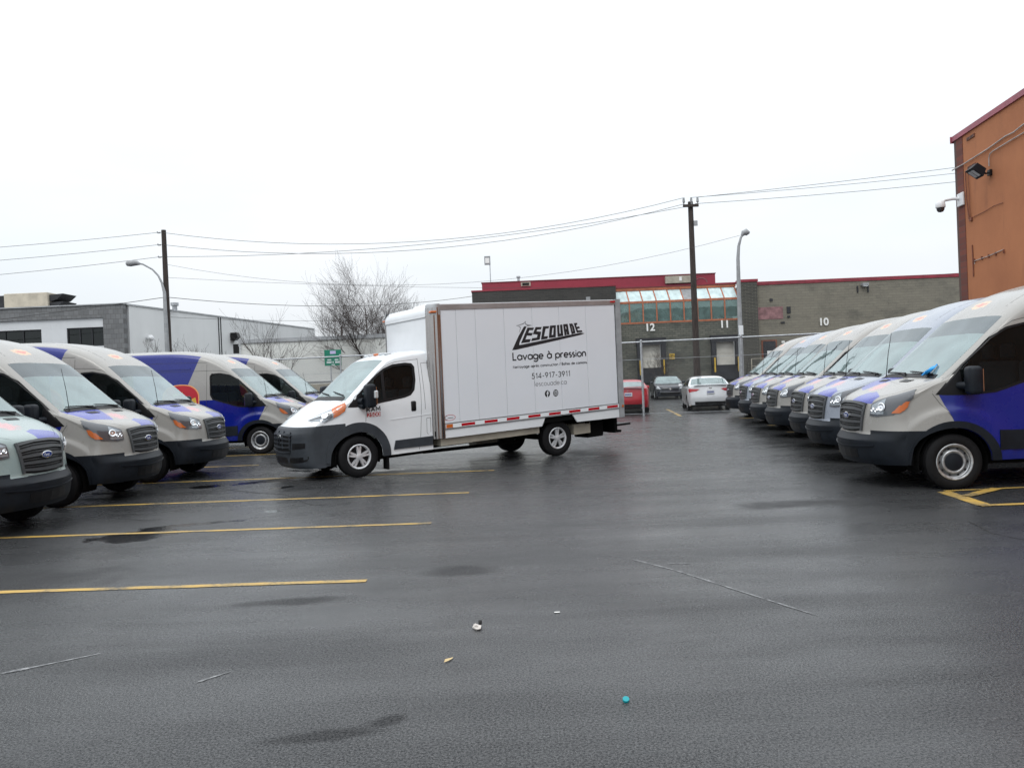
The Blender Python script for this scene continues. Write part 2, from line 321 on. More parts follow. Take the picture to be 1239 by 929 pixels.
# ------------------------------------------------------------------ mesh helpers
def tag(o, label=None, cat=None, group=None, kind=None):
    if label: o['label'] = label
    if cat: o['category'] = cat
    if group: o['group'] = group
    if kind: o['kind'] = kind
    return o
def empty(name, loc=(0, 0, 0), rz=0, **k):
    o = bpy.data.objects.new(name, None); COL.objects.link(o); o.location = loc; o.rotation_euler = (0, 0, rz); o.empty_display_size = .3
    return tag(o, **k)
class MB:
    def __init__(s): s.v = []; s.f = []; s.m = []
    def add(s, vs, fs, mi=0):
        o = len(s.v); s.v += [tuple(v) for v in vs]; s.f += [tuple(i + o for i in f) for f in fs]; s.m += [mi] * len(fs); return s
    def box(s, a, b, mi=0, mat=None):
        x0, y0, z0 = a; x1, y1, z1 = b
        vs = [Vector(p) for p in ((x0, y0, z0), (x1, y0, z0), (x1, y1, z0), (x0, y1, z0), (x0, y0, z1), (x1, y0, z1), (x1, y1, z1), (x0, y1, z1))]
        if mat: vs = [mat @ v for v in vs]
        return s.add(vs, [(0, 3, 2, 1), (4, 5, 6, 7), (0, 1, 5, 4), (1, 2, 6, 5), (2, 3, 7, 6), (3, 0, 4, 7)], mi)
    def prism(s, poly, axis, a, b, mi=0):
        n = len(poly)
        def P(u, v, w): return {'y': (u, w, v), 'x': (w, u, v), 'z': (u, v, w)}[axis]
        vs = [P(u, v, a) for u, v in poly] + [P(u, v, b) for u, v in poly]
        return s.add(vs, [tuple(range(n)), tuple(range(2 * n - 1, n - 1, -1))] + [(i, i + n, (i + 1) % n + n, (i + 1) % n) for i in range(n)], mi)
    def tube(s, pts, r, seg=8, mi=0, cap=True):
        pts = [Vector(p) for p in pts]; n = len(pts); rs = r if isinstance(r, (list, tuple)) else [r] * n
        base = len(s.v); up = None
        for i, p in enumerate(pts):
            d = (pts[min(i + 1, n - 1)] - pts[max(i - 1, 0)]).normalized()
            if up is None:
                a = Vector((0, 0, 1)) if abs(d.z) < .9 else Vector((1, 0, 0)); up = (a - d * a.dot(d)).normalized()
            else: up = (up - d * up.dot(d)).normalized()
            w = d.cross(up)
            for k in range(seg):
                t = 2 * math.pi * k / seg; s.v.append(tuple(p + (up * math.cos(t) + w * math.sin(t)) * rs[i]))
        for i in range(n - 1):
            for k in range(seg):
                a, b = base + i * seg + k, base + i * seg + (k + 1) % seg; s.f.append((a, b, b + seg, a + seg)); s.m.append(mi)
        if cap:
            s.f.append(tuple(base + k for k in range(seg))[::-1]); s.m.append(mi); s.f.append(tuple(base + (n - 1) * seg + k for k in range(seg))); s.m.append(mi)
        return s
    def revolve(s, prof, seg=40, mi=0, c=(0, 0, 0), arc=(0, 2 * math.pi)):
        """profile (radius, y) turned about the y axis"""
        base = len(s.v); full = abs(arc[1] - arc[0] - 2 * math.pi) < 1e-6; ns = seg if full else seg + 1
        for k in range(ns):
            t = arc[0] + (arc[1] - arc[0]) * k / seg
            for r, y in prof: s.v.append((c[0] + r * math.cos(t), c[1] + y, c[2] + r * math.sin(t)))
        n = len(prof)
        for k in range(seg):
            k2 = (k + 1) % ns
            for j in range(n - 1): s.f.append((base + k * n + j, base + k * n + j + 1, base + k2 * n + j + 1, base + k2 * n + j)); s.m.append(mi)
        return s
    def build(s, name, mats, parent=None, smooth=None, fix=False, merge=False):
        me = bpy.data.meshes.new(name); me.from_pydata(s.v, [], s.f)
        mats = mats if isinstance(mats, (list, tuple)) else [mats]
        for m in mats: me.materials.append(M[m] if isinstance(m, str) else m)
        if len(mats) > 1: me.polygons.foreach_set('material_index', s.m)
        if fix or merge:
            bm = bmesh.new(); bm.from_mesh(me)
            if merge: bmesh.ops.remove_doubles(bm, verts=bm.verts, dist=merge if isinstance(merge, float) else 1e-4)
            bmesh.ops.recalc_face_normals(bm, faces=bm.faces); bm.to_mesh(me); bm.free()
        me.update()
        if smooth is not None:
            me.polygons.foreach_set('use_smooth', [True] * len(me.polygons)); me.set_sharp_from_angle(angle=R(smooth))
        o = bpy.data.objects.new(name, me); COL.objects.link(o); o.parent = parent
        return o
def bevel_box(a, b, r=.01, seg=2, mat=None):
    bm = bmesh.new(); bmesh.ops.create_cube(bm, size=1)
    for v in bm.verts: v.co = Vector(((a[i] + b[i]) / 2 + v.co[i] * (b[i] - a[i]) for i in range(3)))
    bmesh.ops.bevel(bm, geom=bm.edges[:], offset=r, segments=seg, affect='EDGES', profile=.5)
    bm.verts.index_update(); vs = [(mat @ v.co if mat else v.co.copy()) for v in bm.verts]; fs = [[v.index for v in f.verts] for f in bm.faces]; bm.free()
    return vs, fs
def copy_tree(o, parent=None):
    c = o.copy(); COL.objects.link(c); c.parent = parent
    for ch in list(o.children): copy_tree(ch, c)
    return c
def catmull(P, n):
    """P list of arrays; n samples per span"""
    P = [np.array(p, float) for p in P]; out = []
    for i in range(len(P) - 1):
        p0 = P[i - 1] if i else P[0] * 2 - P[1]; p1, p2 = P[i], P[i + 1]; p3 = P[i + 2] if i + 2 < len(P) else P[-1] * 2 - P[-2]
        for k in range(n):
            t = k / n; out.append(.5 * ((2 * p1) + (-p0 + p2) * t + (2 * p0 - 5 * p1 + 4 * p2 - p3) * t * t + (-p0 + 3 * p1 - 3 * p2 + p3) * t ** 3))
    out.append(P[-1]); return out

# ------------------------------------------------------------------ car-body lofting
class Body:
    """Lofted body: centre profile and shoulder profile joined across, side skin below the shoulder.
    rows: list of (cx, cz, ex, ez, n, sharp) ; local x forward, y left, origin on the ground under the front axle."""
    def __init__(s, rows, i0, i1, Wf, sill, arches, arch_r, arch_z, sub=3, nv=20, bottom_front=None):
        segs = []; cur = [0]
        for i in range(1, len(rows)):
            cur.append(i)
            if rows[i][5] or i == len(rows) - 1: segs.append(cur); cur = [i]
        pts = []; ids = []
        for sg in segs:
            c = catmull([rows[i][:5] for i in sg], sub)
            for k, p in enumerate(c[:-1]): pts.append(p); ids.append(sg[0] + k / sub)
        pts.append(np.array(rows[-1][:5], float)); ids.append(len(rows) - 1.0)
        # insert columns for wheel arches
        want = []
        for cx in arches:
            for k in range(13):
                t = math.pi * k / 12; want.append(cx + arch_r * math.cos(t))
            want += [cx + arch_r + .004, cx - arch_r - .004]
        a = ids.index(float(i0)); b = ids.index(float(i1))
        for xw in want:
            for k in range(a, b):
                if pts[k][2] > xw > pts[k + 1][2]:
                    f = (pts[k][2] - xw) / (pts[k][2] - pts[k + 1][2])
                    if pts[k][2] - xw < .003 or xw - pts[k + 1][2] < .003: break
                    pts.insert(k + 1, pts[k] * (1 - f) + pts[k + 1] * f); ids.insert(k + 1, ids[k] * (1 - f) + ids[k + 1] * f); b += 1; break
        s.ids = ids; s.W = Wf
        bm = bmesh.new(); lay = bm.faces.layers.float.new('row'); lt = bm.faces.layers.float.new('t')
        ts = [math.sin(math.pi / 2 * v) ** .85 if v >= 0 else -math.sin(math.pi / 2 * -v) ** .85 for v in np.linspace(-1, 1, nv + 1)]
        s.ts = ts
        G = []
        for p in pts:
            cx, cz, ex, ez, n = p; w = Wf(ex, ez); row = []
            for t in ts:
                d = 1 - max(0., 1 - abs(t) ** n) ** (1 / n); row.append(bm.verts.new((cx + (ex - cx) * d, t * w, cz + (ez - cz) * d)))
            G.append(row)
        for i in range(len(G) - 1):
            for j in range(nv):
                f = bm.faces.new((G[i][j], G[i + 1][j], G[i + 1][j + 1], G[i][j + 1])); f[lay] = (ids[i] + ids[i + 1]) / 2; f[lt] = (ts[j] + ts[j + 1]) / 2
        def zb(x):
            z = sill(x)
            for cx in arches:
                if abs(x - cx) <= arch_r + .001: z = max(z, arch_z + math.sqrt(max(0, arch_r ** 2 - (x - cx) ** 2)))
            return z
        F = [p[2:4] for p in pts[:a + 1]]; B = [p[2:4] for p in pts[b:]][::-1]
        nr = 12
        def resample(L, n):
            if len(L) < 2: return None
            zs = [(q[1] - L[0][1]) / (L[-1][1] - L[0][1] + 1e-9) for q in L]; return zs
        nfr = len(F) - 1; fr = [(q[1] - F[0][1]) / (F[-1][1] - F[0][1]) for q in F]
        cols = []
        x0, x1 = pts[a][2], pts[b][2]
        if len(B) > 1:
            br = [np.interp(k / nfr, [i / (len(B) - 1) for i in range(len(B))], [(q[1] - B[0][1]) / (B[-1][1] - B[0][1]) for q in B]) for k in range(nfr + 1)]
            bx = [np.interp(k / nfr, [i / (len(B) - 1) for i in range(len(B))], [q[0] - B[-1][0] for q in B]) for k in range(nfr + 1)]
        else: br = [k / nfr for k in range(nfr + 1)]; bx = [0] * (nfr + 1)
        for side in (-1, 1):
            C = []
            for i in range(a, b + 1):
                ex, ez = pts[i][2], pts[i][3]; bot = zb(ex) if i > a else F[0][1]
                w0 = max(0, 1 - (x0 - ex) / .45); w1 = max(0, 1 - (ex - x1) / .45); sfrac = (x0 - ex) / (x0 - x1); col = []
                for k in range(nfr + 1):
                    q = fr[k] * (1 - sfrac) + br[k] * sfrac
                    if k == nfr: q = 1
                    x = ex + (F[k][0] - F[-1][0]) * w0 + bx[k] * w1; z = bot + (ez - bot) * q
                    if i == a: x, z = F[k]
                    if i == b and len(B) > 1: 
                        pass
                    col.append(bm.verts.new((x, side * (Wf(x, z)), z)))
                C.append(col)
            for i in range(len(C) - 1):
                for k in range(nfr):
                    vs = (C[i][k], C[i][k + 1], C[i + 1][k + 1], C[i + 1][k]); f = bm.faces.new(vs); f[lay] = -1; f[lt] = side * 2
        bmesh.ops.remove_doubles(bm, verts=bm.verts, dist=.0015)
        bmesh.ops.recalc_face_normals(bm, faces=bm.faces)
        cen = Vector((pts[len(pts) // 2][0], 0, 1))
        tot = sum((f.calc_center_median() - cen).dot(f.normal) for f in bm.faces)
        if tot < 0: bmesh.ops.reverse_faces(bm, faces=bm.faces)
        bm.normal_update(); s.bm = bm; s.lay = lay; s.lt = lt
        s.bvh = BVHTree.FromBMesh(bm); s.mid = cen
    def snap(s, p, off=0.):
        co, n, i, d = s.bvh.find_nearest(Vector(p))
        c = Vector((co.x, 0, min(co.z, .9)))
        if n.dot(co - c) < 0: n = -n
        return co + n * off, n
    def band(s, A, B, off, nu=10, nv=3, mb=None, skirt=.02, mi=0, sm=False):
        """patch between two 3-D polylines laid on the skin and raised by off"""
        mb = mb or MB()
        def rs(P, n):
            P = [Vector(p) for p in P]; L = [0]
            for i in range(len(P) - 1): L.append(L[-1] + (P[i + 1] - P[i]).length)
            return [Vector([np.interp(L[-1] * k / n, L, [p[c] for p in P]) for c in range(3)]) for k in range(n + 1)]
        a, b = rs(A, nu), rs(B, nu); vs = []; low = []
        for i in range(nu + 1):
            for j in range(nv + 1):
                co, n = s.snap(a[i].lerp(b[i], j / nv)); vs.append(co + n * off); low.append(co + n * (off - skirt))
        f = [(i * (nv + 1) + j, (i + 1) * (nv + 1) + j, (i + 1) * (nv + 1) + j + 1, i * (nv + 1) + j + 1) for i in range(nu) for j in range(nv)]
        N = len(vs)
        if skirt:
            loop = [i * (nv + 1) for i in range(nu + 1)] + [nu * (nv + 1) + j for j in range(1, nv + 1)] + [i * (nv + 1) + nv for i in range(nu - 1, -1, -1)] + [j for j in range(nv - 1, 0, -1)]
            vs += [low[k] for k in loop]; m = len(loop)
            f += [(loop[k], N + k, N + (k + 1) % m, loop[(k + 1) % m]) for k in range(m)]
        mb.add(vs, f, mi); return mb
    def ring(s, poly, wi, wo, off, mb=None, sub=3, skirt=.015):
        """closed frame round a 3-D polygon on the side skin: inner/outer widths in the x-z plane"""
        mb = mb or MB(); P = []
        for i in range(len(poly)):
            a, b = Vector(poly[i]), Vector(poly[(i + 1) % len(poly)])
            for k in range(sub): P.append(a.lerp(b, k / sub))
        n = len(P); cen = sum(P, Vector()) / n; ins = []; out = []
        for i in range(n):
            d = (P[(i + 1) % n] - P[i - 1]); nn = Vector((d.z, 0, -d.x)).normalized()
            if nn.dot(P[i] - cen) < 0: nn = -nn
            ins.append(P[i] - nn * wi); out.append(P[i] + nn * wo)
        vs = []
        for p in ins: c, q = s.snap(p, off); vs.append(c)
        for p in out: c, q = s.snap(p, off); vs.append(c)
        for p in ins: c, q = s.snap(p, off - skirt - .02); vs.append(c)
        for p in out: c, q = s.snap(p, off - skirt); vs.append(c)
        f = []
        for i in range(n):
            j = (i + 1) % n; f += [(i, j, n + j, n + i), (i, 2 * n + i, 2 * n + j, j), (n + i, n + j, 3 * n + j, 3 * n + i)]
        mb.add(vs, f); return mb
    def cut(s, poly, flt, axes=(0, 2)):
        """cut a convex polygon out of the skin, return the faces inside"""
        u, v = axes; P = [Vector((p[0], p[1])) for p in poly]
        ar = sum(P[i - 1].x * P[i].y - P[i].x * P[i - 1].y for i in range(len(P)))
        if ar < 0: P.reverse()
        lo = (min(p.x for p in P) - .25, min(p.y for p in P) - .25); hi = (max(p.x for p in P) + .25, max(p.y for p in P) + .25)
        for i in range(len(P)):
            a, b = P[i - 1], P[i]; d = b - a; no2 = Vector((d.y, -d.x)); co = Vector((0, 0, 0)); no = Vector((0, 0, 0))
            co[u], co[v] = a.x, a.y; no[u], no[v] = no2.x, no2.y
            fs = [f for f in s.bm.faces if flt(f) and lo[0] < f.calc_center_median()[u] < hi[0] and lo[1] < f.calc_center_median()[v] < hi[1]]
            g = set(fs)
            for f in fs: g.update(f.edges); g.update(f.verts)
            bmesh.ops.bisect_plane(s.bm, geom=list(g), plane_co=co, plane_no=no.normalized(), dist=1e-4)
        s.bm.normal_update()
        def inside(f):
            c = f.calc_center_median(); q = Vector((c[u], c[v]))
            return all((P[i] - P[i - 1]).cross(q - P[i - 1]) > -1e-5 for i in range(len(P)))
        return [f for f in s.bm.faces if flt(f) and inside(f)]
    def take(s, faces, name, mat, parent, push=0., smooth=35, keep=False):
        mb = MB(); idx = {}
        for f in faces:
            for vtx in f.verts:
                if vtx not in idx: idx[vtx] = len(mb.v); mb.v.append(tuple(vtx.co + vtx.normal * push))
            mb.f.append(tuple(idx[vtx] for vtx in f.verts)); mb.m.append(0)
        if not keep: bmesh.ops.delete(s.bm, geom=faces, context='FACES')
        return mb.build(name, mat, parent, smooth=smooth)
    def finish(s, name, mat, parent, smooth=35):
        me = bpy.data.meshes.new(name); s.bm.to_mesh(me); me.materials.append(M[mat])
        me.polygons.foreach_set('use_smooth', [True] * len(me.polygons)); me.set_sharp_from_angle(angle=R(smooth))
        o = bpy.data.objects.new(name, me); COL.objects.link(o); o.parent = parent; s.bm.free(); return o

def wheel(parent, x, y, r, w, rim_r, style, side):
    """a wheel: tyre with rim and cap as sub-parts; outer face towards side*y"""
    t = MB(); h = w / 2
    pr = [(rim_r, h * .80), (rim_r + .012, h * .92), (rim_r + (r - rim_r) * .45, h * 1.02), (r - .025, h * .93), (r - .006, h * .78)]
    for k in (-.5, -.17, .17, .5): 
        pass
    tread = [(r, h * .74), (r, h * .30), (r - .009, h * .28), (r - .009, h * .22), (r, h * .20), (r, -h * .20), (r - .009, -h * .22), (r - .009, -h * .28), (r, -h * .30), (r, -h * .74)]
    pr = pr + tread + [(a, -b) for a, b in pr[::-1]]
    t.revolve(pr, 44)
    o = t.build('wheel', 'rubber', parent, smooth=40, fix=True); o.location = (x, y, r)
    if side < 0: o.rotation_euler = (0, 0, math.pi)
    m = MB()
    if style == 'steel':
        m.revolve([(rim_r + .006, h * .93), (rim_r - .004, h * .97), (rim_r - .022, h * .90), (rim_r - .026, h * .66), (rim_r - .034, h * .62)], 44)
        m.revolve([(rim_r * .66, h * .70), (rim_r * .62, h * .765), (rim_r * .58, h * .77), (rim_r * .54, h * .72)], 44)
        rim = m.build('rim', 'steel_wheel', o, smooth=40, fix=True)
        MB().revolve([(rim_r - .0345, h * .62), (rim_r - .05, h * .52), (rim_r * .72, h * .60), (rim_r * .661, h * .695)], 44).build('rim_disc', 'steel_dark', o, smooth=40, fix=True); MB().revolve([(rim_r * .539, h * .715), (rim_r * .42, h * .70), (rim_r * .36, h * .52)], 44).build('rim_disc', 'steel_dark', o, smooth=40, fix=True)
        k = MB()
        for i in range(10):
            a = 2 * math.pi * i / 10; c = Vector((math.cos(a) * rim_r * .77, h * .60 + .006, math.sin(a) * rim_r * .77)); kk = []
            for j in range(8):
                b = 2 * math.pi * j / 8; kk.append(c + Vector((math.cos(a) * math.cos(b) * .011 - math.sin(a) * math.sin(b) * .017, 0, math.sin(a) * math.cos(b) * .011 + math.cos(a) * math.sin(b) * .017)))
            k.add(kk, [tuple(range(8))])
        k.build('vent_hole', 'dark_trim', o)
        c = MB().revolve([(0.0001, h * .86), (rim_r * .20, h * .85), (rim_r * .34, h * .82), (rim_r * .48, h * .775), (rim_r * .50, h * .70)], 28); c.build('hub_cap', 'black_plastic', o, smooth=50, fix=True)
    else:
        m.revolve([(rim_r + .008, h * .93), (rim_r - .004, h * 1.0), (rim_r - .02, h * .93), (rim_r - .03, h * .60)], 44)
        m.revolve([(rim_r * .27, h * .60), (rim_r * .27, h * .93), (rim_r * .18, h * .99), (.0001, h * 1.0)], 24)
        for i in range(5):
            a0 = 2 * math.pi * i / 5 + math.pi / 2
            for da in (-.165, .165):
                r0, r1 = rim_r * .22, rim_r * .93; a = a0 + da; ux, uz = math.cos(a), math.sin(a); px, pz = -uz, ux; off = da * .5 * rim_r
                w0, w1 = .020, .016
                P = [(r0, -w0), (r1, -w1), (r1, w1), (r0, w0)]; vs = []
                for q, ww in P: vs.append((ux * q + px * (ww), h * (.95 if q == r0 else .88), uz * q + pz * ww))
                for q, ww in P: vs.append((ux * q + px * (ww * 1.3), h * .62, uz * q + pz * ww * 1.3))
                m.add(vs, [(0, 1, 2, 3), (0, 4, 5, 1), (1, 5, 6, 2), (2, 6, 7, 3), (3, 7, 4, 0)])
        m.build('wheel_cover', 'bright_cover' if style == 'chrome' else 'steel_wheel', o, smooth=30, fix=True)
        MB().revolve([(rim_r - .02, h * .5), (.0001, h * .45)], 24).build('brake_disc', 'dark_trim', o)
    return o

def wheel_well(parent, cx, r, z, y_in, y_out):
    for s_ in (-1, 1):
        m = MB(); a, b = sorted((s_ * y_in, s_ * y_out)); m.revolve([(r, a), (r, b)], 20, c=(cx, 0, z), arc=(-.35, math.pi + .35))
        y = s_ * y_in; n = 20; base = [(cx + r * math.cos(t), y, z + r * math.sin(t)) for t in np.linspace(-.35, math.pi + .35, n)]; m.add(base, [tuple(range(n))])
        m.build('wheel_well', 'underbody', parent)

# text: a small stroke alphabet (x-height 1) with round bowls
def arc(cx, cy, rx, ry, a0, a1, n=10): return [(cx + rx * math.cos(R(a0 + (a1 - a0) * k / n)), cy + ry * math.sin(R(a0 + (a1 - a0) * k / n))) for k in range(n + 1)]
def glyph(c):
    O = arc(.5, .5, .5, .5, 0, 360, 18)
    g = {
        'a': (1.0, [O, [(1, 0), (1, 1)]]), 'à': (1.0, [O, [(1, 0), (1, 1)], [(.25, 1.6), (.6, 1.22)]]), 'b': (1.0, [O, [(0, 0), (0, 1.6)]]), 'd': (1.0, [O, [(1, 0), (1, 1.6)]]),
        'p': (1.0, [O, [(0, 1), (0, -.55)]]), 'g': (1.0, [O, [(1, 1), (1, -.1)] + arc(.5, -.1, .5, .45, 0, -150, 8)]), 'o': (1.0, [O]),
        'ô': (1.0, [O, [(.2, 1.2), (.5, 1.5), (.8, 1.2)]]), 'e': (.98, [[(0.02, .5), (.98, .5)] + arc(.5, .5, .48, .5, 0, 315, 16)]),
        'è': (.98, [[(0.02, .5), (.98, .5)] + arc(.5, .5, .48, .5, 0, 315, 16), [(.25, 1.6), (.6, 1.22)]]), 'c': (.85, [arc(.5, .5, .5, .5, 50, 310, 14)]),
        's': (.55, [arc(.28, .75, .25, .25, 50, 270, 8) + arc(.28, .25, .27, .25, 90, -130, 8)]), 'i': (.12, [[(.06, 0), (.06, 1)], [(.06, 1.28), (.06, 1.46)]]),
        'î': (.12, [[(.06, 0), (.06, 1)], [(-.2, 1.2), (.06, 1.5), (.32, 1.2)]]), 'l': (.12, [[(.06, 0), (.06, 1.6)]]), 'n': (.8, [[(0, 0), (0, 1)], [(0, .55)] + arc(.4, .6, .4, .4, 170, 0, 8) + [(.8, 0)]]),
        'm': (1.3, [[(0, 0), (0, 1)], [(0, .6)] + arc(.325, .67, .325, .33, 170, 0, 6) + [(.65, 0)], [(.65, .6)] + arc(.975, .67, .325, .33, 170, 0, 6) + [(1.3, 0)]]),
        'r': (.5, [[(0, 0), (0, 1)], [(0, .55)] + arc(.4, .6, .4, .4, 170, 70, 6)]), 'u': (.8, [[(0, 1), (0, .4)] + arc(.4, .4, .4, .4, 180, 360, 8) + [(.8, 1)]]), 'v': (.85, [[(0, 1), (.42, 0), (.85, 1)]]),
        'y': (.85, [[(0, 1), (.42, .05)], [(.85, 1), (.2, -.55)]]), 't': (.5, [[(.22, 0), (.22, 1.4)], [(0, 1), (.5, 1)]]), 'L': (.75, [[(.0, 1.6), (0, 0), (.75, 0)]]),
        'N': (1.1, [[(0, 0), (0, 1.6), (1.1, 0), (1.1, 1.6)]]), 'B': (.85, [[(0, 0), (0, 1.6), (.4, 1.6)] + arc(.4, 1.22, .35, .38, 80, -90, 6) + [(0, .84)], [(.4, .84)] + arc(.42, .42, .4, .42, 90, -90, 6) + [(0, 0)]]),
        '5': (.85, [[(.8, 1.6), (.25, 1.6), (.15, .9)] + arc(.38, .5, .45, .5, 110, -150, 10)]), '1': (.5, [[(.1, 1.25), (.4, 1.6), (.4, 0)]]), '4': (.95, [[(.7, 0), (.7, 1.6), (0, .4), (.95, .4)]]),
        '9': (.9, [arc(.45, 1.12, .43, .46, 0, 360, 14), [(.88, 1.1), (.35, 0)]]), '7': (.9, [[(0, 1.58), (.85, 1.58), (.25, 0)]]), '3': (.85, [arc(.4, 1.2, .36, .38, 150, -80, 8), arc(.4, .42, .42, .42, 90, -150, 10)]),
        '-': (.5, [[(0, .6), (.5, .6)]]), '.': (.1, [[(.05, 0), (.05, .16)]]), '/': (.5, [[(0, -.1), (.45, 1.7)]]), ' ': (.45, []),
        '2': (.85, [arc(.42, 1.18, .4, .42, 165, -30, 8) + [(0, 0), (.85, 0)]]), '0': (.95, [arc(.47, .8, .45, .8, 0, 360, 16)]), 'R': (.85, [[(0, 0), (0, 1.6), (.4, 1.6)] + arc(.4, 1.2, .4, .4, 90, -90, 6) + [(0, .8)], [(.4, .8), (.85, 0)]]),
        'A': (1.1, [[(0, 0), (.55, 1.6), (1.1, 0)], [(.2, .55), (.9, .55)]]), 'M': (1.2, [[(0, 0), (0, 1.6), (.6, .5), (1.2, 1.6), (1.2, 0)]]), 'F': (.7, [[(0, 0), (0, 1.6), (.75, 1.6)], [(0, .85), (.6, .85)]]),
        'f': (.5, [[(.2, 0), (.2, 1.25)] + arc(.45, 1.25, .25, .3, 180, 70, 5), [(0, .95), (.5, .95)]]),
        'C': (1.0, [arc(.6, .8, .6, .8, 50, 310, 14)]), 'T': (.9, [[(0, 1.6), (.9, 1.6)], [(.45, 1.6), (.45, 0)]]),
    }
    return g[c]
def stroke_text(mb, text, xh, weight, place, gap=.28, width=None, start=0., mi=0):
    """place(u, v, k) -> 3-D point; u along the baseline in metres"""
    adv = []; u = 0
    for c in text: a, st = glyph(c); adv.append(u); u += a + gap
    total = (u - gap) * xh; sx = (width / total) if width else 1.; k = 0
    for c, u0 in zip(text, adv):
        a, st = glyph(c)
        for line in st:
            P = [Vector(((u0 + p[0]) * xh * sx + start, p[1] * xh)) for p in line]; n = len(P); L = []; closed = (P[0] - P[-1]).length < 1e-5
            for i in range(n):
                p0 = P[i - 1] if i else (P[-2] if closed else P[0]); p1 = P[i + 1] if i < n - 1 else (P[1] if closed else P[-1])
                d1 = (P[i] - p0); d2 = (p1 - P[i]); d1 = d1.normalized() if d1.length > 1e-9 else d2.normalized(); d2 = d2.normalized() if d2.length > 1e-9 else d1
                nn = Vector((-(d1 + d2).y, (d1 + d2).x)); nn = nn.normalized() if nn.length > 1e-6 else Vector((-d1.y, d1.x)); c_ = max(.5, nn.dot(Vector((-d1.y, d1.x))))
                L.append((P[i] + nn * weight / 2 / c_, P[i] - nn * weight / 2 / c_))
            vs = []
            for a_, b_ in L: vs += [place(a_.x, a_.y, k), place(b_.x, b_.y, k)]
            mb.add(vs, [(2 * i, 2 * i + 2, 2 * i + 3, 2 * i + 1) for i in range(n - 1)], mi); k += 1
    return total * sx

# ================================================================== SETTING
def sheet(name, pts, z, mat, kind='structure', **k):
    mb = MB(); mb.add([(x, y, z) for x, y in pts], [tuple(range(len(pts)))]); o = mb.build(name, mat); tag(o, kind=kind, **k)
    if o.data.polygons[0].normal.z < 0: o.data.flip_normals()
    return o
g = MB(); n = 40; ext = [-900, -300, -120] + [-60 + 5 * i for i in range(33)] + [160, 400, 1200]; ey = [-600, -100] + [-20 + 4 * i for i in range(30)] + [130, 300, 1500]
g.add([(x, y, 0) for y in ey for x in ext], [(j * len(ext) + i, j * len(ext) + i + 1, (j + 1) * len(ext) + i + 1, (j + 1) * len(ext) + i) for j in range(len(ey) - 1) for i in range(len(ext) - 1)])
tag(g.build('ground', 'asphalt'), kind='structure')

def line(p, q, w, name='parking_line', z=.004, jag=.006, mat='road_paint'):
    p, q = Vector(p), Vector(q); d = (q - p); L = d.length; d.normalize(); nn = Vector((-d.y, d.x)); m = max(2, int(L / .15)); a = []; b = []
    for i in range(m + 1):
        c = p + d * (L * i / m); a.append(c + nn * (w / 2 + random.uniform(-jag, jag))); b.append(c - nn * (w / 2 + random.uniform(-jag, jag)))
    mb = MB(); mb.add([(v.x, v.y, z) for v in a] + [(v.x, v.y, z) for v in b], [(i, m + 1 + i, m + 2 + i, i + 1) for i in range(m)]); return tag(mb.build(name, mat), kind='structure')
sl = -.042
for x1, y1 in ((-1.30, 6.64), (-1.02, 9.22), (-.70, 11.6), (-.39, 14.3)):
    line((x1, y1), (x1 - 10.5, y1 + 10.5 * -sl), .088)
line((-2.4, 14.46), (-11, 14.8), .1, z=.0045) if False else None
for x1, y1 in ((-1.0, 16.95), (-.7, 19.6), (-.4, 22.3), (-.1, 25.0)):
    line((x1 - 4.6, y1 + .2), (x1 - 10.5, y1 + .45), .105)
for x1, y1 in ((5.9, 12.75), (6.25, 15.1), (6.6, 17.4), (6.95, 20.0), (7.3, 22.6)):
    line((x1, y1), (x1 + 5.6, y1 - .2), .105)
line((7.60, 26.35), (13, 26.2), .11); line((6.22, 29.2), (6.84, 34.9), .12); line((9.1, 29.0), (9.7, 34.4), .12)
# keep-clear box in front of the nearest right-hand van
line((5.40, 9.92), (5.30, 8.87), .17); line((5.22, 8.86), (10.6, 8.80), .10, z=.0085); line((5.42, 9.945), (10.6, 10.08), .075, z=.0085); line((5.44, 9.5), (6.1, 9.96), .13, z=.013)
def patch(name, pts, mat, w0, w1, z):
    P = catmull([np.array(p) for p in pts], 8); mb = MB(); n = len(P); vs = []
    for i, p in enumerate(P):
        d = P[min(i + 1, n - 1)] - P[max(i - 1, 0)]; d /= np.linalg.norm(d); w = (w0 + (w1 - w0) * i / n) * random.uniform(.4, 1.2) * (1 if 0 < i < n - 1 else .2)
        vs += [(p[0] - d[1] * w, p[1] + d[0] * w, z), (p[0] + d[1] * w, p[1] - d[0] * w, z)]
    mb.add(vs, [(2 * i, 2 * i + 1, 2 * i + 3, 2 * i + 2) for i in range(n - 1)]); return tag(mb.build(name, mat), kind='structure')
patch('scuff_mark', [(1.01, 7.0), (1.3, 6.55), (1.62, 5.9), (1.97, 5.2)], 'scuff', .014, .007, .003)
patch('scuff_mark', [(1.27, 6.79), (1.38, 6.80), (1.48, 6.76)], 'scuff', .016, .01, .003)
patch('scuff_mark', [(-3.18, 4.75), (-2.95, 4.9), (-2.71, 5.06)], 'scuff', .02, .006, .003)
patch('scuff_mark', [(-1.87, 4.48), (-1.73, 4.63)], 'scuff', .012, .008, .003)
patch('pavement_crack', [(4.62, 8.07), (4.58, 7.8), (4.50, 7.45), (4.6, 7.1)], 'crack', .012, .006, .003)
patch('pavement_crack', [(-4.9, 13.2), (-4.2, 12.6), (-3.6, 12.2), (-3.0, 11.2), (-2.6, 10.9)], 'crack', .014, .006, .003)
patch('pavement_crack', [(-5.4, 10.6), (-4.9, 10.3), (-4.7, 10.35)], 'crack', .02, .01, .003)
patch('pavement_crack', [(-3.9, 13.9), (-3.3, 13.2), (-3.1, 12.2), (-3.25, 11.4)], 'crack', .01, .006, .003)

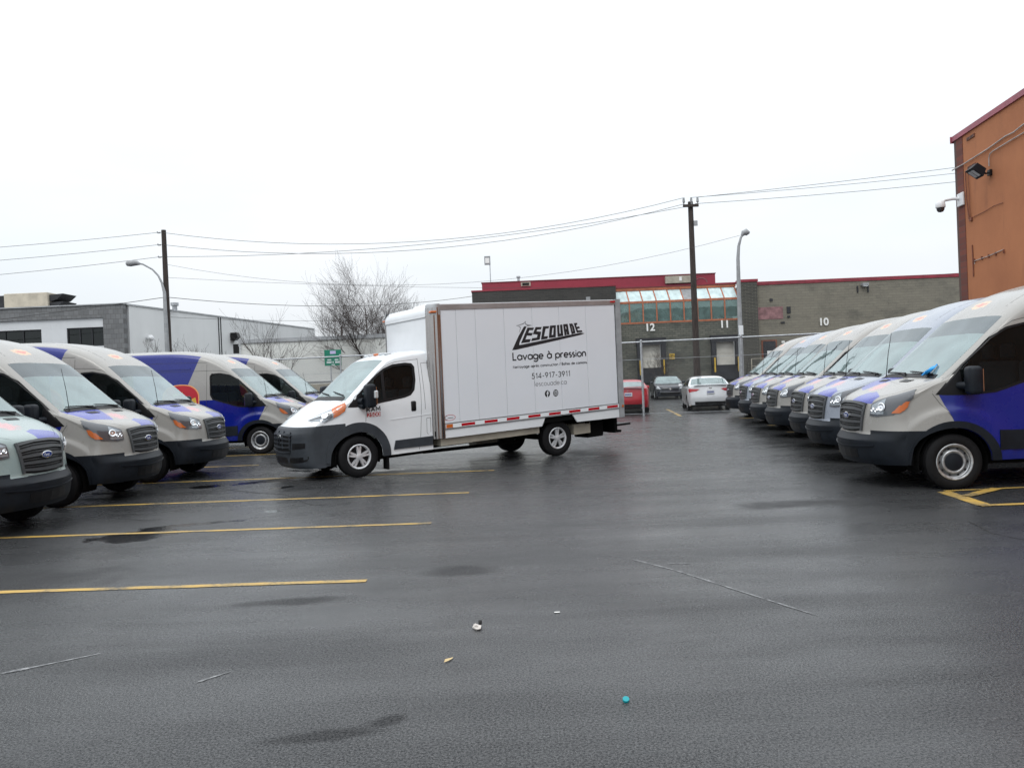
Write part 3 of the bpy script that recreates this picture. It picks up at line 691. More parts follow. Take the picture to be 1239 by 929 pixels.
# ------------------------------------------------------------------ orange building on the right
def orange_building():
    ob = empty('orange_building', (15.604, 27, 0), label='tall orange stucco building with brick corner strip behind the right van row', cat='building')
    t = Vector((-.1131, -.9936, 0)); nrm = Vector((-t.y, t.x, 0)) * -1   # t runs towards the camera, nrm out of the wall
    nrm = Vector((-.9936, .1131, 0)); H = 9.37
    def P(s, d, z): v = t * s + nrm * d; return (v.x, v.y, z)
    def slab(mb, s0, s1, d0, d1, z0, z1): 
        vs = [P(s, d, z) for z in (z0, z1) for s, d in ((s0, d0), (s1, d0), (s1, d1), (s0, d1))]
        mb.add(vs, [(0, 3, 2, 1), (4, 5, 6, 7), (0, 1, 5, 4), (1, 2, 6, 5), (2, 3, 7, 6), (3, 0, 4, 7)]); return mb
    slab(MB(), .42, 36, -.3, 0, 0, H - .18).build('wall', 'orange_stucco', ob, fix=True)
    m = MB(); slab(m, 0, .418, -.3, .015, 0, H - .18); slab(m, -.2, 0, -16, .015, 0, H - .18); m.build('brick_corner', 'red_brick', ob, fix=True)
    slab(MB(), -.19, 36, -16, -.31, 0, H - .4).build('roof', 'roof_membrane', ob, fix=True)
    m = MB(); slab(m, -.26, 36, -.36, .06, H - .178, H); slab(m, -.30, -.262, -.36, .10, H - .22, H + .01); m.build('roof_flashing', 'pink_flashing', ob, fix=True)
    for z0, s0 in ((8.98, .75), (8.02, .75)):
        f = slab(MB(), s0, s0 + .55, .003, .03, z0 - .05, z0 + .05).build('wall_vent', 'conduit_rust', ob, fix=True)
        for k in range(5): slab(MB(), s0 + .05 + k * .1, s0 + .09 + k * .1, .031, .036, z0 - .04, z0 + .04).build('slat', 'dark_trim', f, fix=True)
    # conduits
    def pipe(pts, r, name, mat): MB().tube([P(*p) for p in pts], r, 8).build(name, mat, ob, smooth=40, fix=True)
    pipe([(-.25, .08, 8.22), (.6, .06, 8.22), (2.2, .05, 8.26), (3.3, .05, 8.33), (3.8, .06, 8.30), (4.3, .05, 8.36), (30, .05, 8.5)], .022, 'conduit', 'conduit')
    pipe([(2.25, .05, 7.70), (2.25, .05, 7.95), (2.32, .05, 8.06), (2.5, .05, 8.10), (3.6, .05, 8.12), (30, .05, 8.3)], .018, 'conduit', 'conduit')
    pipe([(.68, .04, 7.95), (.64, .05, 7.9), (.66, .05, 7.0), (.78, .05, 6.35), (.86, .05, 6.33)], .02, 'conduit', 'conduit_rust')
    pipe([(.82, .04, 8.0), (.84, .04, 7.2), (.84, .04, 6.36)], .012, 'conduit', 'conduit_rust')
    slab(MB(), .78, .94, .004, .06, 6.25, 6.37).build('junction_box', 'conduit_rust', ob, fix=True)
    pipe([(1.0, .03, 6.35), (1.7, .03, 6.36), (2.4, .03, 6.42), (2.95, .03, 6.40)], .010, 'conduit', 'conduit_rust')
    pipe([(1.0, .03, 4.80), (1.0, .03, 4.9), (1.9, .03, 4.92), (2.9, .03, 4.98)], .014, 'conduit', 'conduit')
    pipe([(.86, .02, 5.45), (.88, .02, 4.7), (.87, .02, 4.4)], .02, 'rust_streak', 'conduit_rust')
    for s_ in (1.0, 1.5, 1.95, 2.4, 2.9): slab(MB(), s_ - .012, s_ + .012, .002, .05, 4.86, 4.96 + .02).build('pipe_clamp', 'conduit_rust', ob, fix=True)
    # flood light
    at = lambda *p: tuple(Vector(P(*p)) + Vector((15.604, 27, 0)))
    fl = empty('flood_light', at(2.25, 0, 7.5), label='black floodlight on the orange wall under its conduit', cat='flood light'); rot = Matrix.Rotation(math.atan2(nrm.y, nrm.x), 4, 'Z')
    vs, fs = bevel_box((.0, -.09, -.09), (.08, .09, .09), .01); MB().add([rot @ Vector(v) for v in vs], fs).build('wall_bracket', 'dark_trim', fl)
    MB().tube([rot @ Vector(p) for p in ((.05, 0, 0), (.16, 0, -.02), (.25, 0, .05))], .03, 8).build('arm', 'dark_trim', fl)
    tilt = rot @ Matrix.Translation((.42, 0, .1)) @ Matrix.Rotation(R(-38), 4, 'Y') @ Matrix.Rotation(R(0), 4, 'Z')
    mb = MB(); fr = [(-.22, -.24, -.13), (.22, -.24, -.13), (.22, .24, -.13), (-.22, .24, -.13)]; bk = [(-.16, -.17, .13), (.16, -.17, .13), (.16, .17, .13), (-.16, .17, .13)]
    mb.add([tilt @ Vector(p) for p in fr + bk], [(0, 1, 2, 3), (7, 6, 5, 4), (0, 4, 5, 1), (1, 5, 6, 2), (2, 6, 7, 3), (3, 7, 4, 0)]); h = mb.build('housing', 'black_plastic', fl, fix=True)
    for a in (-.1, .1): MB().box((-.14, a - .08, -.142), (.14, a + .08, -.134), mat=tilt).build('lamp_glass', 'clear_lens', h, fix=True)
    # dome camera on its arm past the corner
    dc = empty('security_camera', at(.15, .016, 7.1), label='white dome security camera on a bracket at the orange building corner', cat='security camera')
    vs, fs = bevel_box((-.0, -.14, -.22), (.07, .30, .22), .02); MB().add([rot @ Vector(v) for v in vs], fs).build('mount_plate', 'dome_white', dc)
    MB().tube([rot @ Vector(p) for p in ((.05, .0, .05), (.25, 0, .06), (.5, 0, .03), (.62, 0, -.04))], [.06, .05, .05, .05], 10).build('arm', 'dome_white', dc, smooth=40)
    mb = MB(); prof = [(.001, .14), (.09, .13), (.15, .05), (.16, -.06), (.15, -.10)]; c = rot @ Vector((.66, 0, -.12))
    def rz(prof, seg=20):
        m_ = MB(); vs = []; n_ = len(prof)
        for k in range(seg): 
            a = 2 * math.pi * k / seg; vs += [(c.x + r * math.cos(a), c.y + r * math.sin(a), c.z + z) for r, z in prof]
        m_.add(vs, [(k * n_ + j, k * n_ + j + 1, ((k + 1) % seg) * n_ + j + 1, ((k + 1) % seg) * n_ + j) for k in range(seg) for j in range(n_ - 1)]); return m_
    hz = rz(prof).build('dome_housing', 'dome_white', dc, smooth=50, fix=True)
    rz([(.13, -.10), (.12, -.18), (.08, -.24), (.001, -.26)]).build('dome_glass', 'dome_dark', hz, smooth=60, fix=True)
orange_building()

# ------------------------------------------------------------------ brown dock building at the back
def text_obj(body, size, mat, parent, loc, rot=(R(90), 0, 0), ext=.03, bold=.02, name='number'):
    cu = bpy.data.curves.new(name, 'FONT'); cu.body = body; cu.size = size; cu.extrude = ext; cu.offset = bold; cu.align_x = 'CENTER'
    o = bpy.data.objects.new(name, cu); COL.objects.link(o); dg = bpy.context.evaluated_depsgraph_get(); me = bpy.data.meshes.new_from_object(o.evaluated_get(dg)); bpy.data.objects.remove(o)
    me.materials.clear(); me.materials.append(M[mat]); r = bpy.data.objects.new(name, me); COL.objects.link(r); r.parent = parent; r.location = loc; r.rotation_euler = rot; return r
def dock_building():
    b = empty('dock_building', (8, 60, 0), label='brown block warehouse with docks 12 and 11 and a red roof band', cat='building')
    def B(name, a, c, mat, par=b): return MB().box((a[0] - 8, a[1] - 60, a[2]), (c[0] - 8, c[1] - 60, c[2])).build(name, mat, par, fix=True)
    B('charcoal_wall', (-2.75, 59.5, 0), (8.15, 60.4, 8.32), 'charcoal_brick'); B('parapet_cap', (-2.8, 59.45, 8.322), (8.2, 60.45, 8.42), 'red_metal')
    B('red_roof_band', (-2.0, 60.6, 7.6), (16.0, 61.2, 9.08), 'red_siding'); B('band_cap', (-2.05, 60.55, 9.082), (16.05, 61.25, 9.14), 'maroon')
    B('side_wall', (-2.7, 60.41, 0), (-2.4, 90, 8.2), 'charcoal_brick'); B('roof', (-2.39, 61.3, 7.7), (36, 90, 8.0), 'roof_membrane')
    B('lower_wall', (8.16, 60.02, 4.3), (17.55, 60.4, 5.42), 'stone_wall')
    # stone wall pieces round the dock openings
    for x0, x1 in ((8.16, 9.62), (11.78, 15.28), (17.44, 17.55)): B('stone_pier', (x0, 60.02, 0), (x1, 60.4, 4.298), 'stone_wall')
    for i, (x0, x1) in enumerate(((9.62, 11.78), (15.28, 17.44))):
        B('dock_bumper', (x0, 59.85, .9), (x1, 60.4, 2.02), 'dock_black'); B('dock_pit_wall', (x0, 60.1, 0), (x1, 60.4, .898), 'stone_wall')
        B('dock_header', (x0 - .05, 59.6, 3.78), (x1 + .05, 60.05, 4.28), 'dock_black')
        for q in (x0 + .0, x1 - .34): B('dock_seal', (q, 59.62, 2.0), (q + .34, 60.06, 3.778), 'dock_black')
        for q in (x0 + .12, x1 - .24): B('dock_guard', (q, 59.5, 1.5), (q + .1, 59.61, 2.6), 'safety_yellow')
        d = B('dock_door', (x0 + .342, 60.10, 2.022), (x1 - .342, 60.16, 3.78), 'dock_white')
        for k in range(1, 5): B('door_panel', (x0 + .36, 60.07, 2.022 + (k - 1) * .44 + .012), (x1 - .36, 60.098, 2.022 + k * .44 - .012), 'dock_white', d)
        text_obj('12' if i == 0 else '11', .78, 'number_white', b, ((x0 + x1) / 2 - 8 + (.05 if i else 0), -.02, 4.86))
    text_obj('10', .78, 'number_white', b, (23.95 - 8, -.06, 4.72))
    text_obj('9', .78, 'number_white', b, (30.4 - 8, -.06, 4.62)) if False else None
    B('soffit', (8.16, 60.0, 5.422), (17.55, 60.42, 5.54), 'orange_frame')
    # glazed band: nine lower windows, nine sloped skylight panes
    x0, x1, nn = 8.16, 17.52, 9; w = (x1 - x0) / nn
    B('mid_rail', (x0, 59.98, 6.98), (x1, 60.1, 7.14), 'orange_frame'); 
    for i in range(nn + 1): B('mullion', (x0 + i * w - .045, 59.97, 5.54), (x0 + i * w + .045, 60.08, 6.979), 'orange_frame')
    for i in range(nn): B('window_pane', (x0 + i * w + .046, 60.03, 5.54), (x0 + (i + 1) * w - .046, 60.05, 6.979), 'pane_low')
    for i in range(nn):
        a, c = x0 + i * w + .05 - 8, x0 + (i + 1) * w - .05 - 8
        lean = .12
        m = MB(); m.add([(a, .05, 7.141), (c, .05, 7.141), (c - lean, .55, 7.98), (a - lean, .55, 7.98), (a, .1, 7.141), (c, .1, 7.141), (c - lean, .6, 7.98), (a - lean, .6, 7.98)], [(0, 1, 2, 3), (4, 7, 6, 5), (0, 4, 5, 1), (1, 5, 6, 2), (2, 6, 7, 3), (3, 7, 4, 0)])
        m.build('skylight_pane', 'lamp_grey' if i == 5 else 'pane_sky', b, fix=True)
    for i in range(nn + 1):
        a = x0 + i * w - 8; m = MB(); m.add([(a - .045, .02, 7.141), (a + .045, .02, 7.141), (a - .075, .54, 8.0), (a - .165, .54, 8.0), (a - .045, .1, 7.141), (a + .045, .1, 7.141), (a - .075, .64, 8.0), (a - .165, .64, 8.0)], [(0, 1, 2, 3), (4, 7, 6, 5), (0, 4, 5, 1), (1, 5, 6, 2), (2, 6, 7, 3), (3, 7, 4, 0)])
        m.build('rafter', 'orange_frame', b, fix=True)
    B('skylight_ridge', (x0 - .1, 60.5, 8.001), (x1, 60.8, 8.22), 'orange_frame'); B('ridge_cap', (x0 - .1, 60.45, 8.222), (19.05, 60.85, 8.34), 'red_metal')
    B('room_back', (x0, 63, 5.5), (x1, 63.1, 8), 'cream_panel'); B('room_floor', (x0, 60.41, 5.3), (x1, 63, 5.5), 'dock_black')
    m = MB(); m.add([(.2, 1.2, 5.5), (9.4, 1.2, 5.5), (9.4, 1.2, 5.75), (5.0, 1.2, 6.0), (.2, 1.2, 6.75), (.2, 1.4, 5.5), (9.4, 1.4, 5.5), (9.4, 1.4, 5.75), (5.0, 1.4, 6.0), (.2, 1.4, 6.75)], [(0, 1, 2, 3, 4), (9, 8, 7, 6, 5), (0, 5, 6, 1), (1, 6, 7, 2), (2, 7, 8, 3), (3, 8, 9, 4), (4, 9, 5, 0)]); m.build('reflection_board', 'maroon', b, fix=True)  # added maroon board, stands in for a red reflection in the panes
    B('pilaster', (17.56, 59.6, 0), (18.88, 60.4, 8.22), 'pilaster_brick'); B('pilaster_cap', (17.5, 59.55, 8.223), (18.95, 60.45, 8.42), 'red_metal')
    B('block_wall', (18.89, 60.0, 0), (37, 60.4, 7.98), 'block_wall'); B('wall_flashing', (18.96, 59.94, 7.982), (37, 60.44, 8.24), 'red_metal')
    B('pink_patch', (18.93, 59.97, 5.35), (20.9, 59.999, 6.28), 'pink_panel')
    for x, z, w_, h in ((19.92, 6.72, .22, .2), (21.2, 5.75, .28, .5), (21.22, 5.42, .2, .14), (20.7, 5.0, .3, .12), (26.6, 7.1, .1, .5), (27.4, 7.1, .1, .5)): B('wall_fixture', (x, 59.93, z), (x + w_, 59.995, z + h), 'dock_black')
    lp = B('wall_lamp', (26.9, 59.55, 7.6), (27.35, 59.995, 7.78), 'lamp_grey'); B('lamp_glass', (26.95, 59.6, 7.52), (27.3, 59.9, 7.598), 'clear_lens', lp)
    d = B('personnel_door', (19.15, 59.95, 1.3), (20.35, 59.998, 3.78), 'conduit_rust'); B('door_leaf', (19.28, 59.9, 1.32), (20.22, 59.949, 3.68), 'dock_black', d); B('door_notice', (19.55, 59.87, 2.35), (19.95, 59.899, 2.95), 'number_white', d); 
    B('door_plaque', (20.7, 59.95, 3.5), (20.95, 59.998, 3.66), 'number_white')
    # landing with railings beside the door
    B('landing', (17.9, 58.6, 0), (21.5, 59.59, 1.3), 'stone_wall')
    rl = MB()
    for x in (17.95, 19.0, 20.2, 21.4): rl.box((x - 8 - .03, -1.36, 1.3), (x - 8 + .03, -1.30, 2.4))
    for z in (1.85, 2.38): rl.box((17.95 - 8, -1.37, z - .025), (21.4 - 8, -1.29, z + .025))
    rl.build('railing', 'beige_metal', b, fix=True)
    y = empty('yellow_notice', (12.3, 60, 0), label='small yellow notice on the stone wall between docks 12 and 11', cat='sign')
    for k, z in enumerate((2.62, 2.86)): 
        p_ = MB().box((-.2, -.03, z), (.2, -.002, z + .18)).build('notice_panel', 'safety_yellow', y, fix=True); MB().box((-.14, -.036, z + .07), (.14, -.031, z + .11)).build('printed_bar', 'black_print', p_, fix=True)
    # metal box set into the red band, roof vents
    q = B('roof_hatch_box', (12.1, 60.3, 8.45), (14.4, 60.55, 9.0), 'beige_metal'); B('hatch_plate', (13.15, 60.27, 8.6), (13.35, 60.299, 8.9), 'number_white', q)
    q = B('band_vent', (1.0, 60.5, 8.72), (1.75, 60.599, 9.02), 'beige_metal'); B('vent_opening', (1.12, 60.47, 8.78), (1.63, 60.499, 8.96), 'dark_trim', q)
    # painted loops left on the band (old lettering)
    m = MB()
    for cx in (10.7 + 3.2, 15.0 - .1):
        m.tube([(cx - 8 + .45 * math.cos(a), .59, 8.45 + .32 * math.sin(a)) for a in np.linspace(0, math.pi, 12)], .03, 4)
    m.build('loop_mark', 'pink_panel', b, fix=True)
    rv = empty('roof_vent', (.85, 61.5, 8.0), label='thin metal vent pipe rising over the red roof band', cat='vent pipe')
    MB().tube([(0, 0, 0), (0, 0, 1.5)], .10, 10).build('pipe', 'galvanised', rv); MB().tube([(0, 0, 1.5), (0, 0, 1.62)], .16, 10).build('cap', 'galvanised', rv)
    an = empty('roof_aerial', (-1.35, 62, 8.0), label='roof aerial with a small white box on a thin mast', cat='aerial')
    MB().tube([(0, 0, 0), (0, 0, 3.3)], .035, 6).build('mast', 'galvanised', an); MB().box((-.42, -.15, 2.7), (.05, .15, 3.35)).build('aerial_box', 'lamp_grey', an, fix=True); MB().box((-.35, -.17, 2.8), (-.03, -.151, 3.2)).build('grid_face', 'number_white', an, fix=True)
    sp = empty('parapet_lamp', (6.0, 59.3, 7.0), label='small lamp bracket on the charcoal wall above the truck box', cat='wall lamp')
    MB().tube([(0, .2, 0), (0, 0, .3)], .04, 6).build('arm', 'lamp_grey', sp); MB().box((-.15, -.2, .3), (.15, .1, .55)).build('housing', 'lamp_grey', sp, fix=True)
dock_building()

# ------------------------------------------------------------------ pale building on the left
def pale_building():
    b = empty('pale_building', (-23.5, 48, 0), label='long pale industrial building with grey tiled front and white panels beyond the left van row', cat='building')
    d = Vector((.176, 1, 0)).normalized(); nr = Vector((d.y, -d.x, 0)); H = 7.2
    def side(mb, s0, s1, o0, o1, z0, z1, zz=None):
        vs = []
        for z in (z0, z1):
            for s_, o_ in ((s0, o0), (s1, o0), (s1, o1), (s0, o1)): p = d * s_ + nr * o_; vs.append((p.x, p.y, z))
        mb.add(vs, [(0, 3, 2, 1), (4, 5, 6, 7), (0, 1, 5, 4), (1, 2, 6, 5), (2, 3, 7, 6), (3, 0, 4, 7)]); return mb
    side(MB(), .45, 27.5, -.3, 0, 0, H - .06).build('side_wall', 'pale_wall', b, fix=True); side(MB(), .2, 27.6, -.4, .06, H - .058, H + .04).build('roof_edge', 'aluminium', b, fix=True)
    side(MB(), 27.5, 27.8, -18, 0, 0, H - .06).build('end_wall', 'pale_wall', b, fix=True)
    for s_ in (10.6, 10.9): side(MB(), s_, s_ + .06, .001, .05, 0, H - .07).build('wall_joint', 'dock_black', b, fix=True)
    def F(name, x0, x1, z0, z1, mat, y0=0., y1=.3, par=b): return MB().box((x0, y0, z0), (x1, y1, z1)).build(name, mat, par, fix=True)
    F('stone_fascia', -30, -.0, 6.42, H - .02, 'grey_tile', -.12, .3); F('front_roof_edge', -30.1, .05, H - .018, H + .05, 'aluminium', -.2, .35)
    for a, c in ((-1.25, 0.0), (-9.6, -8.75), (-18.2, -17.3), (-27, -26)): F('stone_column', a, c, 0, 6.418, 'grey_tile', -.12, .3)
    for k, (a, c) in enumerate(((-8.748, -1.252), (-17.298, -9.602), (-25.998, -18.202))):
        F('white_panel', a, c, 5.86, 6.418, 'white_siding', .0, .3); F('white_panel', a, c, 0, 4.7, 'white_siding', 0, .3)
        ww = c - a; segs = ((.25, 3.65), (5.2, 7.48)) if k == 0 else ((.25, 3.4), (4.4, 7.2))
        xs = [0] + [v for s_ in segs for v in s_] + [ww]
        for q in range(0, len(xs), 2):
            if xs[q + 1] - xs[q] > .03: F('white_panel', a + xs[q], a + xs[q + 1], 4.702, 5.858, 'white_siding', 0, .3)
        for s0, s1 in segs:
            fr = F('window', a + s0, a + s1, 4.702, 4.78, 'dock_black', .06, .2); F('frame_top', a + s0, a + s1, 5.78, 5.858, 'dock_black', .06, .2, fr)
            nm = 3
            for j in range(nm + 1): x = a + s0 + (s1 - s0 - .06) * j / nm; F('frame_bar', x, x + .06, 4.781, 5.779, 'dock_black', .06, .2, fr)
            for j in range(nm): x = a + s0 + (s1 - s0 - .06) * j / nm; F('pane', x + .061, x + (s1 - s0 - .06) / nm - .001, 4.781, 5.779, 'office_glass', .12, .14, fr)
    F('office_back', -26, -1.3, 3, 6.4, 'beige_metal', 3, 3.1); F('office_floor', -26, -1.3, 4.4, 4.6, 'interior_dark', .31, 3); F('office_ceiling', -26, -1.3, 6.1, 6.2, 'interior_light', .31, 3)
    for x in (-7.2, -3.4, -15, -12): F('desk', x, x + .9, 4.6, 5.25, 'interior_light', 1.2, 1.8)
    MB().add([(-30, .36, H - .1), (-.1, .36, H - .1), (4.6, 27, H - .1), (-30, 27, H - .1)], [(0, 1, 2, 3)]).build('roof', 'roof_membrane', b)
    # wall lamps on the long side
    for s_, z in ((2.1, 5.2), (12.5, 5.75)):
        p = d * s_; t = empty('wall_floodlight', (-23.5 + p.x, 48 + p.y, z), label='small white globe lamp low on the pale building side' if s_ < 5 else 'dark box lamp on the pale building side wall near the pole', cat='wall lamp')
        if s_ < 5: 
            mb = MB().revolve([(.001, -.2), (.16, -.14), (.2, 0), (.16, .14), (.001, .2)], 12); o = mb.build('globe', 'dome_white', t, smooth=60, fix=True); o.location = (.25, 0, 0)
            MB().tube([(0, 0, .0), (.25, 0, .1)], .03, 6).build('arm', 'galvanised', t)
        else: MB().prism([(0, -.3), (.25, -.35), (.55, -.05), (.45, .3), (0, .3)], 'y', -.3, .3).build('housing', 'dark_trim', t, fix=True); MB().box((.3, -.25, -.36), (.6, .25, -.30)).build('lamp_glass', 'clear_lens', t, fix=True)
    p = d * 4.5; v = empty('roof_vent', (-22.6 + .3, 52.5, 7.1), label='short round vent on the edge of the pale building roof', cat='vent pipe'); MB().tube([(0, 0, 0), (0, 0, .35)], .16, 10).build('pipe', 'galvanised', v); MB().tube([(0, 0, .35), (0, 0, .55)], .26, 10).build('cap', 'galvanised', v)
    # rooftop unit
    r = empty('rooftop_unit', (-31.2, 51.5, 7.1), label='beige rooftop air unit on the pale building roof', cat='air unit')
    vs, fs = bevel_box((-1.2, -1, .25), (1.6, 1, 1.35), .03); MB().add(vs, fs).build('cabinet', 'cream_panel', r); MB().box((-2.1, -.9, .2), (-1.21, .9, 1.25)).build('dark_cabinet', 'dock_black', r, fix=True)
    for z in (1.25, .75): MB().prism([(1.61, z - .5), (2.1, z - .35), (2.5, z), (1.61, z - .05)], 'y', -.8, .8).build('hood', 'dock_black', r, fix=True)
    MB().box((-2.2, -1.0, 0), (1.7, 1, .199)).build('curb', 'galvanised', r, fix=True)
    # low white block in front
    l = empty('low_white_building', (-15.1, 44, 0), label='low white flat-roofed block beyond the fence behind the bare trees', cat='building')
    MB().box((0, 0, 0), (17.5, 14, 4.25)).build('wall', 'low_wall', l, fix=True); MB().box((-.08, -.08, 4.252), (17.58, 14.08, 4.46)).build('roof_cap', 'aluminium', l, fix=True)
    MB().box((-.04, -.05, 1.9), (17.54, -.002, 1.96)).build('wall_line', 'lamp_grey', l, fix=True); MB().box((-.04, -.06, 1.35), (17.54, -.002, 1.8)).build('stained_base', 'beige_metal', l, fix=True)
    ll = empty('corner_lamp', (-15.3, 43.9, 4.0), label='dark lamp at the left top corner of the low white block', cat='wall lamp'); MB().box((-.15, -.1, -.3), (.12, .09, .22)).build('housing', 'dark_trim', ll, fix=True); MB().box((.121, -.08, .1), (.2, .08, .18)).build('bracket', 'galvanised', ll, fix=True)
pale_building()

# ------------------------------------------------------------------ chain-link fence
def fence():
    f = empty('chain_link_fence', (5.06, 30.45, 0), label='tall galvanised chain-link fence across the back of the lot', cat='fence')
    d = Vector((1, -.155, 0)).normalized(); H = 2.86
    def P(s, z, o=0): return (d.x * s + d.y * o, d.y * s - d.x * o, z)
    x0, x1 = -20.5, 9.6
    MB().tube([P(x0 + (x1 - x0) * k / 12, H) for k in range(13)], .03, 8).build('top_rail', 'galvanised', f, smooth=50)
    MB().tube([P(x0, 2.18), P(-4, 2.19), P(x1, 2.17)], .008, 5).build('tension_wire', 'galvanised', f)
    MB().tube([P(x0, .08), P(x1, .08)], .008, 5).build('tension_wire', 'galvanised', f)
    for k, s_ in enumerate([0, 3.75, 7.2, 9.55, -3.05, -6.1, -9.15, -12.2, -15.25, -18.3]):
        big = k in (0,); p = MB().tube([P(s_, 0, .05), P(s_, H + .03, .05)], .045 if big else .032, 10).build('post', 'galvanised', f, smooth=50); MB().tube([P(s_, H + .03, .05), P(s_, H + .07, .05), P(s_, H + .09, .05)], [.05, .045, .01], 10).build('post_cap', 'galvanised', p, smooth=50)
    mb = MB(); pit = .0707; r = .0026; n = int((x1 - x0) / pit)
    for sgn in (-1, 1):
        for i in range(-int((H) / pit), n + int(H / pit)):
            a = x0 + i * pit; s0, s1 = a, a + sgn * (H - .06); z0, z1 = .05, H - .01
            lo, hi = x0, x1
            def clip(s0, z0, s1, z1):
                if s0 == s1: return None
                t0, t1 = 0., 1.
                for lim, s_ in ((lo, 1), (hi, -1)):
                    A = (s0 - lim) * s_; B = (s1 - lim) * s_
                    if A < 0 and B < 0: return None
                    if A < 0: t0 = max(t0, A / (A - B))
                    if B < 0: t1 = min(t1, A / (A - B))
                return None if t0 >= t1 else (s0 + (s1 - s0) * t0, z0 + (z1 - z0) * t0, s0 + (s1 - s0) * t1, z0 + (z1 - z0) * t1)
            c = clip(s0, z0, s1, z1)
            if not c: continue
            vs = []
            for s_, z in ((c[0], c[1]), (c[2], c[3])):
                for k in range(3): a_ = 2.09 * k; vs.append(P(s_ + r * math.cos(a_), z, r * math.sin(a_) + sgn * .002))
            mb.add(vs, [(0, 1, 4, 3), (1, 2, 5, 4), (2, 0, 3, 5)])
    tag(mb.build('wire_mesh', 'mesh_wire', f), kind='stuff')
fence()

